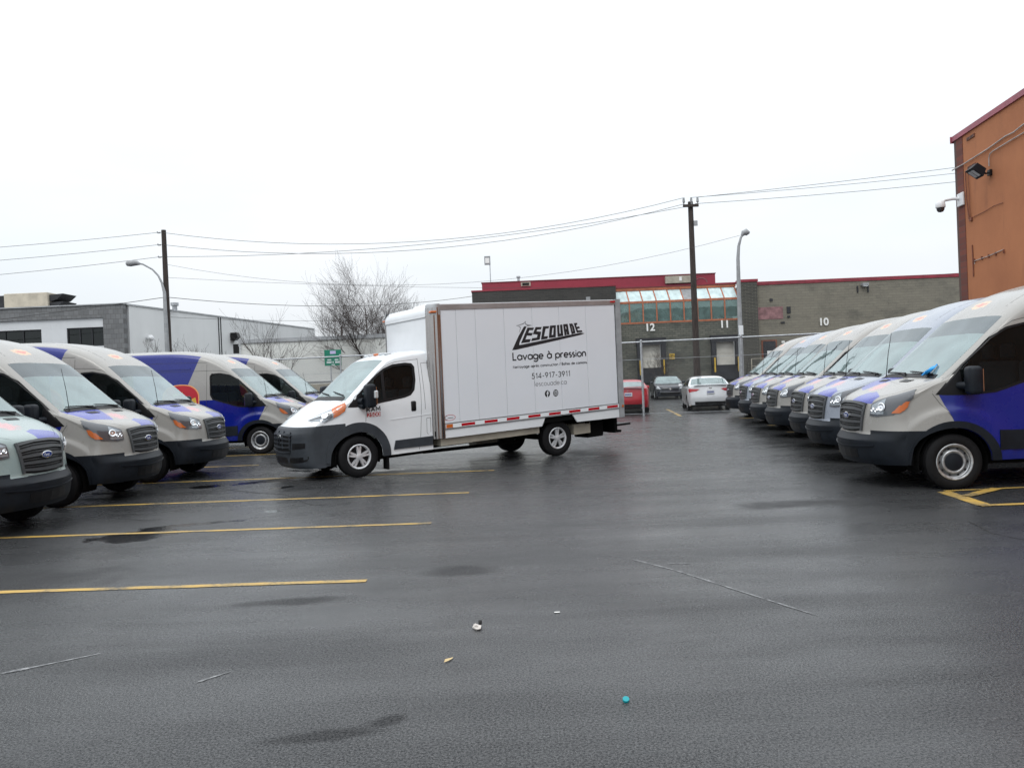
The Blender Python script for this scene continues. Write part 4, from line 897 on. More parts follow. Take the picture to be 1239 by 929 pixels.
# ------------------------------------------------------------------ poles and wires
def sag(a, b, s, n=18): a, b = Vector(a), Vector(b); return [a.lerp(b, k / n) - Vector((0, 0, 4 * s * (k / n) * (1 - k / n))) for k in range(n + 1)]
PL, PR = Vector((-18.25, 42, 0)), Vector((9.45, 40, 0))
def poles():
    a = empty('utility_pole', PL, label='wooden utility pole with a lamp arm in front of the pale building', cat='utility pole', group='wooden utility poles')
    MB().tube([(0, 0, 0), (0, 0, 6.5), (0, 0, 10.35)], [.17, .14, .12], 12).build('post', 'pole_wood', a, smooth=50, fix=True)
    for z in (10.2, 9.55, 8.9): MB().tube([(-.14, -.1, z), (-.28, -.1, z), (-.3, -.1, z + .06)], .04, 6).build('insulator', 'lamp_grey', a, fix=True)
    arm = MB().tube([(.04, -.26, 0), (.02, -.26, 4), (.0, -.24, 7.0), (-.12, -.22, 7.5), (-.3, -.2, 7.9), (-.6, -.2, 8.25), (-1.1, -.2, 8.55), (-1.3, -.2, 8.58)], [.15, .12, .085, .06, .05, .045, .045, .045], 10).build('lamp_arm', 'lamp_grey', a, smooth=50)
    MB().tube([(-1.25, -.2, 8.57), (-1.4, -.2, 8.62), (-1.75, -.2, 8.62), (-1.95, -.2, 8.6), (-2.0, -.2, 8.58)], [.06, .13, .17, .12, .02], 12).build('lamp_head', 'lamp_grey', arm, smooth=60)
    b = empty('utility_pole', PR, label='dark wooden utility pole rising beyond the fence between the docks', cat='utility pole', group='wooden utility poles')
    MB().tube([(.0, 0, 0), (0, 0, 6), (0, 0, 10.25)], [.19, .15, .13], 12).build('post', 'pole_wood', b, smooth=50, fix=True)
    MB().box((-.42, -.25, 9.95), (.36, -.14, 10.08)).build('cross_arm', 'pole_wood', b, fix=True)
    for x in (-.38, .0, .32): MB().tube([(x, -.2, 10.081), (x, -.2, 10.15), (x, -.2, 10.2), (x, -.2, 10.42)], [.03, .03, .07, .05], 8).build('insulator', 'lamp_grey', b, fix=True)
    MB().box((.1, -.2, 9.0), (.28, -.1, 9.25)).build('junction_box', 'lamp_grey', b, fix=True)
    l = empty('street_lamp', (11.25, 38, 0), label='tall grey street lamp in front of the docks, right of the wooden pole', cat='street lamp')
    MB().tube([(-.13, 0, 0), (-.10, 0, 5.5), (-.08, 0, 7.0), (-.02, 0, 7.6), (.1, 0, 8.0), (.2, 0, 8.12)], [.13, .10, .085, .07, .055, .05], 12).build('post', 'lamp_grey', l, smooth=50)
    MB().tube([(.14, 0, 8.08), (.22, 0, 8.2), (.38, 0, 8.25), (.52, -.05, 8.2)], [.06, .13, .17, .05], 12).build('lamp_head', 'lamp_grey', l, smooth=60)
    MB().box((-.22, -.2, 3.3), (-.02, -.13, 3.75)).build('post_sign', 'sign_white', l, fix=True)
    G = 'overhead wires strung between the poles'
    A = lambda z, o=0: PL + Vector((-.15, -.1, z)); B = lambda z, o=0: PR + Vector((o, -.2, z)); far = Vector((-60, 45, 0)); rt = Vector((60, 38, 0))
    Ws = [(far + Vector((0, 0, 11.0)), A(10.22), .7, .011, 'topmost wire running left from the lamp-arm pole'), (far + Vector((0, 0, 10.4)), A(9.57), .8, .011, 'second wire down running left from the lamp-arm pole'),
          (far + Vector((0, 0, 9.2)), A(8.92), .8, .011, 'third wire down running left from the lamp-arm pole'), (far + Vector((0, 0, 5.0)), PL + Vector((-.1, -.1, 6.75)), .5, .016, 'thick low cable running left from the lamp-arm pole'),
          (A(10.22), B(10.42, -.38), 1.35, .011, 'topmost wire spanning the two wooden poles'), (A(9.57), B(10.1, -.4), 1.3, .011, 'second wire spanning the two wooden poles'), (A(8.92), B(9.95, -.42), .65, .011, 'third wire spanning the two wooden poles'),
          (PL + Vector((.1, -.1, 8.5)), Vector((11.3, 38, 8.1)), 1.7, .007, 'faint wire sagging from the lamp-arm pole to the street lamp head'),
          (PL + Vector((.1, -.1, 7.8)), Vector((60, 42, 9.2)), 2.3, .007, 'faint long wire passing behind the street lamp to the right'),
          (PL + Vector((.1, -.1, 6.75)), Vector((-2.7, 59.5, 8.0)), .6, .016, 'thick low cable from the lamp-arm pole to the dark warehouse'),
          (PL + Vector((.1, -.1, 5.7)), Vector((-2.7, 59.5, 6.8)), .4, .009, 'lowest thin cable from the lamp-arm pole to the dark warehouse'),
          (B(10.42, .32), rt + Vector((0, 0, 15.5)), .6, .011, 'upper wire running right from the dark pole'), (B(10.42, 0), rt + Vector((0, 0, 15.2)), .9, .010, 'middle wire running right from the dark pole'), (B(10.1, .2), rt + Vector((0, 0, 14.8)), 1.0, .011, 'lower wire running right from the dark pole')]
    for a_, b_, s_, r, lab in Ws: tag(MB().tube(sag(a_, b_, s_), r, 4).build('overhead_wire', 'wire'), label=lab, cat='wire', group=G)
poles()

# ------------------------------------------------------------------ bare trees
def bare_tree(name, loc, h, spread, seed, trunks, label, cat='tree', r0=.13, depth=6, group=None, k=3, up=.10):
    rnd = random.Random(seed); t = empty(name, loc, label=label, cat=cat, group=group); tm, cm = MB(), MB()
    def br(p, d, L, r, lv):
        n = 4; pts = [p]; q = Vector(p); dd = Vector(d)
        for i in range(n):
            w_ = .05 if lv == 0 else .13; dd = (dd + Vector((rnd.gauss(0, w_), rnd.gauss(0, w_), rnd.gauss(.05, .07)))).normalized(); q = q + dd * (L / n); pts.append(q.copy())
        rs = [r * (1 - .42 * i / n) for i in range(n + 1)]; (tm if lv < 2 else cm).tube(pts, [max(x, .0045) for x in rs], 6 if lv < 2 else 3, cap=False)
        if lv >= depth: return
        nb = k if lv < depth - 1 else k + 1
        for i in range(nb):
            f = (i + 1) / nb if lv else .42 + .58 * (i + 1) / nb
            idx = min(n, max(1, round(f * n))); a = rnd.uniform(0, 6.28); sp = (rnd.uniform(.38, .85) * (spread if lv < 2 else 1.05)) * (.3 if i == nb - 1 else 1); perp = Vector((math.cos(a), math.sin(a), 0)); perp = (perp - dd * perp.dot(dd)).normalized()
            br(pts[idx], (dd + perp * sp + Vector((0, 0, up))).normalized(), L * rnd.uniform(.6, .82), rs[idx] * rnd.uniform(.5, .72), lv + 1)
    for off, dr, L, r in trunks: br(Vector(off), Vector(dr).normalized(), L, r, 0)
    # scale to the wanted height
    zmax = max(v[2] for v in cm.v); s_ = h / zmax
    tm.v = [(a * s_, b * s_, c * s_) for a, b, c in tm.v]; cm.v = [(a * s_, b * s_, c * s_) for a, b, c in cm.v]
    tm.build('trunk', 'bark', t, smooth=80); tag(cm.build('crown', 'twig', t), kind='stuff'); return t
bare_tree('bare_tree', (-7.75, 44.5, 0), 9.6, 1.25, 17, [((-.0, 0, 0), (-.05, 0, 1), 5.2, .17), ((.75, .2, 0), (.03, 0, 1), 4.2, .13)], 'large bare tree with two dark trunks behind the truck cab', k=5, depth=5, up=.03)
bare_tree('bare_tree', (-12.6, 42.0, 0), 6.35, .75, 11, [((0, 0, 0), (.02, 0, 1), 2.3, .09)], 'small bare tree in front of the low white block', k=4, depth=4)
bare_tree('bare_shrub', (-17.6, 44.5, 0), 4.9, .9, 21, [((0, 0, 0), (.1, 0, 1), 1.5, .03), ((.2, 0, 0), (.3, 0, 1), 1.4, .03), ((-.2, 0, 0), (-.3, 0, 1), 1.4, .03)], 'bare shrub just right of the lamp-arm pole', cat='shrub', depth=4, group='bare shrubs by the pale wall')
bare_tree('bare_shrub', (-20.8, 46.0, 0), 4.9, .9, 25, [((0, 0, 0), (.1, 0, 1), 1.5, .03), ((.2, 0, 0), (.3, 0, 1), 1.3, .03)], 'bare shrub left of the lamp-arm pole near the pale corner', cat='shrub', depth=4, group='bare shrubs by the pale wall')
bare_tree('bare_shrub', (10.9, 57.5, 0), 3.6, .9, 31, [((0, 0, 0), (.1, 0, 1), 1.2, .03), ((.6, 0, 0), (-.3, 0, 1), 1.2, .03), ((-.4, 0, 0), (.3, 0, 1), 1.2, .03)], 'tangle of bare twigs in front of dock door 12', cat='shrub', depth=4)
# twin short dark posts left of the big tree
for k, (x, h) in enumerate(((-9.55, 6.1), (-9.95, 4.9), (-9.6, 4.85))):
    tp = tag(MB().tube([(0, 0, 0), (0, 0, h)], [.09, .07], 8).build('far_post', 'pole_wood', smooth=50), label=('tall dark post behind the low white block', 'short dark post left of its tall neighbour', 'short dark post touching the tall one')[k], cat='post', group='dark posts left of the big bare tree'); tp.location = (x * 1.32, 59 + k, 0)

def green_sign():
    s_ = empty('green_road_sign', (-9.16, 40.45, .12), label='green road sign with white lettering behind the fence', cat='road sign')
    MB().tube([(-.15, .06, -.13), (-.15, .06, 2.9)], .04, 8).build('post', 'galvanised', s_)
    vs, fs = bevel_box((-.47, 0, 2.78), (.47, .03, 3.66), .01); p = MB().add(vs, fs).build('panel', 'sign_green', s_)
    MB().box((-.15, -.012, 3.43), (.17, -.002, 3.6)).build('emblem', 'sign_violet', p, fix=True)
    for a, b, z, h in ((-.30, -.1, 3.06, .08), (.1, .30, 3.06, .08), (-.35, -.08, 2.92, .10), (-.02, .03, 2.92, .10), (.12, .37, 2.92, .10), (-.09, .10, 2.81, .05)):
        m = MB(); x = a
        while x < b - .01: w = random.uniform(.02, .045); m.box((x, -.008, z), (min(x + w, b), -.002, z + h)); x += w + .014
        tag(m.build('lettering', 'sign_white', p, fix=True), kind='stuff')
    s_.scale = (.93, .93, .93)
green_sign()

# ================================================================== VANS
def pl(*p): return [Vector(q) for q in p]
def build_van(livery, label, loc, rz, group):
    v = empty('delivery_van', loc, rz, label=label, cat='van', group=group)
    #        cx    cz    ex    ez   n  sharp
    rows = [(0.96, .31, .52, .32, 1.9, 1), (1.01, .40, .56, .42, 1.9, 0), (1.035, .56, .58, .56, 1.9, 0), (1.04, .625, .585, .64, 1.9, 1),
            (0.965, .712, .545, .752, 1.9, 1), (0.955, .95, .54, .97, 1.9, 0), (0.915, 1.11, .49, 1.12, 2.0, 0), (0.83, 1.195, .41, 1.20, 2.2, 0),
            (0.62, 1.275, .28, 1.275, 2.6, 0), (0.40, 1.37, .14, 1.345, 2.8, 0), (0.16, 1.445, -.02, 1.41, 3.0, 1),
            (-.05, 1.62, -.20, 1.56, 3.2, 0), (-.40, 1.93, -.51, 1.84, 3.4, 0), (-.73, 2.23, -.82, 2.11, 3.4, 1),
            (-1.0, 2.43, -1.08, 2.27, 3.0, 0), (-1.35, 2.60, -1.42, 2.41, 2.8, 0), (-1.85, 2.705, -1.90, 2.49, 2.8, 0), (-2.6, 2.745, -2.6, 2.53, 2.9, 0),
            (-4.6, 2.745, -4.55, 2.53, 2.9, 0), (-4.84, 2.68, -4.72, 2.46, 3.2, 1), (-4.92, 2.4, -4.78, 2.38, 4, 0), (-4.98, 1.3, -4.82, 1.3, 4, 0), (-4.96, .42, -4.82, .42, 4, 0)]
    def Wf(x, z):
        w = 1.0 - .135 * max(0, (z - 1.25) / 1.25) ** 1.25 - .03 * max(0, (.55 - z) / .25) ** 2
        if x > -.1: w -= .16 * ((x + .1) / .75) ** 1.9
        if x < -4.2: w -= .05 * ((-4.2 - x) / .6) ** 2
        for cx in (0, -3.75):
            d = math.hypot((x - cx) * .92, (z - .40)); q = min(1, max(0, (d - .60) / .10)); w += .030 * (1 - q * q * (3 - 2 * q))
        return w
    b = Body(rows, 7, 19, Wf, lambda x: .37 if x < -.3 else .33, (0., -3.75), .44, .355, sub=4, nv=22)
    lay = b.lay
    SIDE = lambda sgn: (lambda f: f.calc_center_median().y * sgn > .45 and abs(f.normal.y) > .35)
    ws = [f for f in b.bm.faces if 10 < f[lay] < 13 and abs(f[b.lt]) < .86]
    b.take([f for f in ws if f[lay] >= 12.25], 'windscreen_band', 'band_glass', v, .001); 
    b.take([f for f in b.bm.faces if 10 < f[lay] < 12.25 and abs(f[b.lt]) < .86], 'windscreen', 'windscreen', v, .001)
    win = [(.20, 1.225), (-.14, 1.60), (-.50, 1.93), (-.72, 2.055), (-.98, 2.11), (-1.20, 2.10), (-1.245, 2.04), (-1.235, 1.55), (-1.17, 1.44), (-1.0, 1.385), (-.72, 1.295), (-.52, 1.235), (-.2, 1.215)]
    # two convex halves
    w1 = [(.20, 1.225), (-.14, 1.60), (-.50, 1.93), (-.50, 1.234), (-.2, 1.215)]
    w2 = [(-.50, 1.234), (-.50, 1.93), (-.72, 2.055), (-.98, 2.11), (-1.20, 2.10), (-1.245, 2.04), (-1.235, 1.55), (-1.17, 1.44), (-1.0, 1.385), (-.72, 1.295)]
    for sg in (1, -1):
        b.cut(w1, SIDE(sg)); fs = b.cut(w2, SIDE(sg)) + b.cut(w1, SIDE(sg))
        b.take(list(dict.fromkeys(fs)), 'side_window', 'side_glass', v, -.012)
    for sg in (1, -1):
        b.ring([(x, sg * .95, z) for x, z in win], .022, .008, .004, sub=3).build('window_seal', 'dark_trim', v, smooth=50)
        # black triangular quarter with the mirror foot
        b.band(pl((.17, sg, 1.24), (.0, sg, 1.42), (-.10, sg, 1.53)), pl((.17, sg, 1.228), (-.1, sg, 1.222), (-.13, sg, 1.222)), .003, 8, 4, skirt=.0).build('quarter_panel', 'dark_trim', v, smooth=50)
        # mirror
        m = MB(); vs, fs = bevel_box((-.27, sg * 1.04 if sg > 0 else -1.23, 1.215), (-.10, 1.23 if sg > 0 else -1.04, 1.575), .05, 3); m.add(vs, fs); m.tube([(-.06, sg * .95, 1.33), (-.14, sg * 1.08, 1.33)], .05, 8)
        mo = m.build('door_mirror', 'black_plastic', v, smooth=50); MB().box((-.278, min(sg * 1.07, sg * 1.20), 1.255), (-.271, max(sg * 1.07, sg * 1.20), 1.535)).build('mirror_glass', 'chrome', mo, fix=True)
    # black lower front: bumper split off along a level line, dropping in the middle
    low = lambda f: f.calc_center_median().x > .2
    b.cut([(-1.2, .2), (1.2, .2), (1.2, .765), (-1.2, .765)], low, axes=(1, 2))
    b.cut([(-.56, .2), (.56, .2), (.52, .71), (-.52, .71)], low, axes=(1, 2))
    fs = [f for f in b.bm.faces if f.calc_center_median().x > .30 and ((f.calc_center_median().z < .765 and abs(f.calc_center_median().y) > .55) or f.calc_center_median().z < .712)]
    bump = b.take(fs, 'bumper', 'black_plastic', v, .0, smooth=40)
    b.band(pl((1.05, .36, .50), (1.05, 0, .50), (1.05, -.36, .50)), pl((1.0, .36, .37), (1.0, 0, .37), (1.0, -.36, .37)), .004, 12, 2, skirt=.02).build('lower_intake', 'dark_trim', bump)
    b.band(pl((.90, .66, .575), (1.03, .3, .545), (1.055, 0, .54), (1.03, -.3, .545), (.90, -.66, .575)), pl((.90, .66, .56), (1.03, .3, .53), (1.055, 0, .525), (1.03, -.3, .53), (.90, -.66, .56)), .016, 20, 2, skirt=.02).build('bumper_lip', 'black_plastic', bump, smooth=50)
    body = b.finish('body', livery, v)
    # underside, floor, wells
    MB().box((-4.75, -.80, .30), (.48, .80, .45)).build('underbody', 'underbody', v, fix=True)
    wheel_well(v, 0, .435, .355, .55, .93); wheel_well(v, -3.75, .435, .355, .55, .93)
    for sg in (1, -1):
        arc_i = [(.445 * math.cos(t), sg * 1.0, .355 + .445 * math.sin(t)) for t in np.linspace(R(-8), R(188), 20)]
        arc_o = [(.56 * math.cos(t), sg * 1.0, .355 + .53 * math.sin(t)) for t in np.linspace(R(-4), R(184), 20)]
        b.band(arc_i, arc_o, .018, 26, 2, skirt=.05).build('arch_flare', 'black_plastic', v, smooth=50)
        ri = [(p[0] - 3.75, p[1], p[2]) for p in arc_i]; ro = [(-3.75 + (p[0]) * .9, p[1], .355 + (p[2] - .355) * .93) for p in arc_o]
        b.band(ri, ro, .012, 24, 2, skirt=.05).build('arch_flare', 'black_plastic', v, smooth=50)
        b.band(pl((-.54, sg, .745), (-1.9, sg, .745), (-3.26, sg, .745)), pl((-.54, sg, .50), (-1.9, sg, .50), (-3.26, sg, .50)), .014, 16, 3).build('side_cladding', 'black_plastic', v, smooth=50)
        b.band(pl((-4.26, sg, .745), (-4.74, sg * .95, .745)), pl((-4.26, sg, .5), (-4.74, sg * .95, .5)), .014, 5, 3).build('side_cladding', 'black_plastic', v, smooth=50)
        # headlamp: housing, bowl, amber wedge
        tp = pl((.86, sg * .54, 1.13), (.76, sg * .64, 1.175), (.60, sg * .78, 1.225), (.40, sg * .885, 1.285)); bt = pl((.905, sg * .54, .965), (.84, sg * .64, .95), (.66, sg * .80, .975), (.43, sg * .895, 1.24))
        hl = b.band(tp, bt, .010, 30, 8, skirt=.03).build('headlight', 'lamp_housing', v, smooth=50)
        b.band(pl((.855, sg * .56, 1.11), (.78, sg * .64, 1.15), (.70, sg * .70, 1.165)), pl((.895, sg * .56, .99), (.83, sg * .66, .98), (.76, sg * .72, .985)), .015, 14, 6, skirt=.01).build('lamp_bowl', 'truck_lamp', hl, smooth=60)
        for (x, y, z, r) in ((.865, .585, 1.045, .030), (.825, .635, 1.035, .026), (.775, .69, 1.075, .060)):
            c, nn = b.snap((x, sg * y, z), .019); q = nn.to_track_quat('Y', 'Z').to_matrix().to_4x4(); m = MB().revolve([(r, 0), (r * .8, .006), (r * .55, -.002), (.001, .007)], 18); m.v = [tuple(c + q @ Vector(p)) for p in m.v]; m.build('reflector', 'reflector', hl, smooth=50)
        b.band(pl((.60, sg * .80, 1.07), (.55, sg * .835, 1.13), (.50, sg * .86, 1.165)), pl((.68, sg * .79, .995), (.60, sg * .84, 1.0), (.525, sg * .87, 1.08)), .015, 10, 4, skirt=.01).build('turn_signal', 'amber_lens', hl, smooth=50)
        # door gaps, roof gutter line, rub strip
        sm = MB()
        for P in ([(-1.33, 2.36), (-1.335, 1.5), (-1.345, .9), (-1.30, .44)], [(.24, 1.24), (.16, 1.12), (.02, .93)], [(.24, 1.26), (-.16, 1.66), (-.52, 2.0), (-.78, 2.13), (-1.0, 2.175), (-1.30, 2.185), (-4.6, 2.185)], [(-1.32, 2.4), (-2.5, 2.42), (-4.6, 2.42)]):
            a = [Vector((x, sg * .95, z)) for x, z in P]; d = Vector((0, 0, .007)) if abs(P[0][0] - P[-1][0]) > .3 else Vector((.007, 0, 0)); b.band(a, [q + d for q in a], .0012, 30, 1, sm, skirt=0)
        a = pl((-.90, sg * .62, 2.33), (-1.35, sg * .60, 2.6), (-1.9, sg * .6, 2.71), (-2.6, sg * .6, 2.75), (-4.5, sg * .6, 2.75)); b.band(a, [q + Vector((0, sg * .008, 0)) for q in a], .001, 40, 1, sm, skirt=0)
        a = pl((.83, sg * .42, 1.17), (.60, sg * .70, 1.235), (.30, sg * .87, 1.30), (.05, sg * .90, 1.41)); b.band(a, [q + Vector((0, 0, .007)) for q in a], .001, 24, 1, sm, skirt=0)
        sm.build('panel_gap', 'seam', v)
        for x0, x1, z in ((-1.75, -2.6, 2.27), (-2.7, -3.6, 2.27), (-3.7, -4.55, 2.27)): b.band(pl((x0, sg * .9, z), (x1, sg * .9, z)), pl((x0, sg * .9, z - .035), (x1, sg * .9, z - .035)), .012, 8, 2, skirt=.012).build('pressed_rib', livery, v, smooth=60)
        m = MB(); vs, fs = bevel_box((-1.28, sg * 1.01 - .02, 1.08), (-1.12, sg * 1.01 + .02, 1.12), .012); m.add(vs, fs).build('door_handle', 'black_plastic', v, smooth=50)
        # tail lamp and mud flap
        b.band(pl((-4.80, sg * .92, 1.75), (-4.70, sg * .95, 1.75)), pl((-4.80, sg * .92, 1.0), (-4.70, sg * .95, 1.0)), .008, 3, 6).build('tail_light', 'red_lens', v)
        # bonnet inlets, wipers
        b.band(pl((.34, sg * .22, 1.40), (.34, sg * .46, 1.40)), pl((.26, sg * .24, 1.42), (.26, sg * .50, 1.42)), .006, 6, 1, skirt=.004).build('bonnet_inlet', 'dark_trim', v)
    # cowl strip
    b.band(pl((.155, .80, 1.42), (.175, 0, 1.445), (.155, -.80, 1.42)), pl((.075, .78, 1.47), (.11, 0, 1.50), (.075, -.78, 1.47)), .006, 24, 2, skirt=.005).build('cowl', 'dark_trim', v)
    for y0, y1, xo in ((.70, .02, 0), (-.06, -.72, 0)):
        P = []
        for k in range(9): t = k / 8; c, nn = b.snap((.115 - .03 * t, y0 + (y1 - y0) * t, 1.487 + .025 * t), .020); P.append(c)
        w_ = MB().tube(P, [.014] + [.011] * 7 + [.006], 5); c, nn = b.snap((.14, y0 - .05 * (1 if y0 > 0 else -1), 1.46), .012); w_.tube([c, P[2]], .012, 5); w_.build('wiper', 'dark_trim', v)
    an = MB().tube([(.14, -.70, 1.40), (.13, -.70, 1.46)], [.022, .012], 8); an.tube([(.13, -.70, 1.45), (.09, -.70, 1.78), (.03, -.70, 2.10)], [.0065, .005, .0035], 6); an.build('antenna', 'dark_trim', v)
    # grille
    g0 = pl((.87, .42, 1.125), (.91, .2, 1.165), (.92, 0, 1.17), (.91, -.2, 1.165), (.87, -.42, 1.125)); g1 = pl((.93, .36, .755), (.96, .2, .735), (.97, 0, .73), (.96, -.2, .735), (.93, -.36, .755))
    gr = b.band(g0, g1, .004, 22, 8, skirt=.01).build('grille', 'dark_trim', v, smooth=50)
    for k in range(5):
        t0 = .03 + k * .205; t1 = t0 + .085
        A = [g0[i].lerp(g1[i], t0) for i in range(5)]; B_ = [g0[i].lerp(g1[i], min(1, t1)) for i in range(5)]; b.band(A, B_, .030, 16, 1, skirt=.028).build('grille_bar', 'grille_grey', gr, smooth=40)
        if k < 4: A = [g0[i].lerp(g1[i], t0 + .135) for i in range(5)]; B_ = [g0[i].lerp(g1[i], t0 + .155) for i in range(5)]; b.band(A, B_, .016, 16, 1, skirt=.014).build('grille_bar', 'grille_grey', gr, smooth=40)
    for sg in (1, -1): b.band(pl((.86, sg * .435, 1.12), (.92, sg * .385, .75)), pl((.88, sg * .405, 1.13), (.93, sg * .355, .75)), .028, 6, 1, skirt=.025).build('grille_surround', 'grille_grey', gr, smooth=40)
    e = MB(); c0, nn = b.snap((1.0, 0, .955), .034)
    def oval(rx, ry, dx): return [(c0.x + dx, rx * math.cos(a), c0.z + ry * math.sin(a)) for a in np.linspace(0, 2 * math.pi, 25)[:-1]]
    o1, o2 = oval(.105, .044, -.02), oval(.105, .044, .0); o3 = oval(.09, .034, .004); e.add(o1 + o2 + o3, [(i, (i + 1) % 24, 24 + (i + 1) % 24, 24 + i) for i in range(24)] + [(24 + i, 24 + (i + 1) % 24, 48 + (i + 1) % 24, 48 + i) for i in range(24)])
    em = e.build('emblem', 'chrome', gr, fix=True); e = MB(); e.add([(p[0] + .0035, p[1], p[2]) for p in oval(.089, .0335, .001)], [tuple(range(24))]); e.build('emblem_field', 'emblem_blue', em, fix=True)
    mb = MB(); stroke_text(mb, 'Ford', .021, .006, lambda u, w_, k: (c0.x + .0062 + k * 1e-4, -.055 + u, c0.z - .018 + w_ * .95)); mb.build('emblem_script', 'number_white', em)
    # side disc marking (red with orange edge)
    for sg in (1, -1):
        def disc(r0, off, name, mat, par):
            n = 20; top, bot = [], []
            for k in range(n + 1):
                t = math.pi * k / n; w_ = r0 * (1 + .07 * math.sin(3 * t)); top.append(Vector((-2.0 + w_ * 1.02 * math.cos(t), sg, 1.43 + w_ * math.sin(t)))); bot.append(Vector((-2.0 + w_ * 1.02 * math.cos(t), sg, 1.43 - r0 * .92 * math.sin(t))))
            return b.band(top, bot, off, 28, 10, skirt=0).build(name, mat, par, smooth=60)
        d0 = disc(.465, .0015, 'side_marking', 'marking_edge', v); disc(.437, .003, 'marking_field', 'red_print', d0)
        mk = MB()
        for A, B_ in (([(-1.72, 1.47), (-1.62, 1.52)], [(-1.70, 1.40), (-1.585, 1.36)]), ([(-2.2, 1.62), (-1.95, 1.66)], [(-2.2, 1.56), (-1.95, 1.60)])): b.band([Vector((x, sg, z)) for x, z in A], [Vector((x, sg, z)) for x, z in B_], .0045, 4, 2, mk, skirt=0)
        mk.build('marking_sign', 'safety_yellow', d0)
    # cabin
    ca = MB().add(*bevel_box((-.42, -.84, .75), (.12, .84, 1.32), .08, 3)).build('dashboard', 'interior_dark', v, smooth=50)
    MB().box((-1.46, -.84, .46), (-1.42, .84, 2.5)).build('bulkhead', 'interior_dark', v, fix=True)
    for y0, y1 in ((.25, .78), (-.78, .15)):
        s_ = MB().add(*bevel_box((-1.25, y0, .8), (-.72, y1, 1.0), .06)).build('seat', 'seat_grey', v, smooth=50)
        m = MB().add(*bevel_box((-1.38, y0, .95), (-1.22, y1, 1.62), .06)); m.build('seat_back', 'seat_grey', s_, smooth=50)
        hm = MB()
        for yy in ([(y0 + y1) / 2] if y0 > 0 else [-.58, -.1]): hm.add(*bevel_box((-1.36, yy - .13, 1.64), (-1.25, yy + .13, 1.86), .045))
        hm.build('headrest', 'seat_grey', s_, smooth=50)
    sw = MB().revolve([(.19 + .016 * math.cos(a), .016 * math.sin(a)) for a in np.linspace(0, 2 * math.pi, 9)], 24); sw.revolve([(.001, -.02), (.06, -.01)], 10)
    for a in (0, 2.1, 4.2): sw.tube([(0, 0, 0), (.18 * math.cos(a), 0, .18 * math.sin(a))], .014, 5)
    so = sw.build('steering_wheel', 'dark_trim', v, smooth=50); so.matrix_local = Matrix.Translation((-.52, .45, 1.30)) @ Matrix.Rotation(R(90), 4, 'Z') @ Matrix.Rotation(R(-62 + 90), 4, 'X')
    for x in (0, -3.75):
        for sg in (1, -1): wheel(v, x, sg * .865, .355, .225, .228, 'steel', sg)
    MB().tube([(-4.7, 0, .9), (-4.7, 0, .2)], .001, 3) 
    return v

gl, gr_ = 'delivery vans parked nose-out in the left row', 'delivery vans parked nose-out in the right row'
labs_r = ['nearest van of the right row, with a blue cloth under its wiper', 'second van from the camera in the right row, cooler silver bonnet', 'third van from the camera in the right row', 'fourth van from the camera in the right row', 'fifth van from the camera in the right row', 'sixth van from the camera in the right row, second to last', 'farthest van of the right row, beside the white sedan']
pos_r = [(5.68, 11.02), (6.27, 13.82), (6.80, 16.2), (7.13, 18.8), (7.50, 21.25), (7.96, 23.95), (8.48, 27.3)]
labs_l = ['nearest van of the left row, pale grey nose cut off by the left picture edge', 'second van of the left row, just behind the pale cut-off one', 'third van of the left row, partly covering a red round mark', 'fourth van of the left row, showing its long blue side and front wheel', 'fifth and farthest van of the left row, mostly behind the white truck cab']
pos_l = [(-6.90, 9.97), (-6.915, 12.77), (-6.79, 15.53), (-6.44, 20.98), (-6.12, 23.75)]
livs = ['livery_warm', 'livery_cool', 'livery_warm', 'livery_warm', 'livery_warm', 'livery_cool', 'livery_warm']
proto = build_van('livery_warm', labs_r[0], (*pos_r[0], 0), R(176.9), gr_)
def recolour(o, a, b):
    for ch in o.children:
        if ch.type == 'MESH' and any(s_.material == M[a] for s_ in ch.material_slots):
            key = ch.data.name + '_' + b
            me = bpy.data.meshes.get(key)
            if me is None:
                me = ch.data.copy(); me.name = key; me.materials.clear(); me.materials.append(M[b])
            ch.data = me
        recolour(ch, a, b)
for i in range(1, 7):
    c = copy_tree(proto); c.location = (*pos_r[i], 0); c.rotation_euler = (0, 0, R(176.9 + (0, .4, -.6, .5, -.3, .2, .6)[i])); c['label'] = labs_r[i]
    if livs[i] != 'livery_warm': recolour(c, 'livery_warm', livs[i])
for i in range(5):
    c = copy_tree(proto); c.location = (*pos_l[i], 0); c.rotation_euler = (0, 0, R(-2.5 + (0, .2, -.3, .3, 0)[i])); c['label'] = labs_l[i]; c['group'] = gl
    if i == 0: recolour(c, 'livery_warm', 'livery_pale')

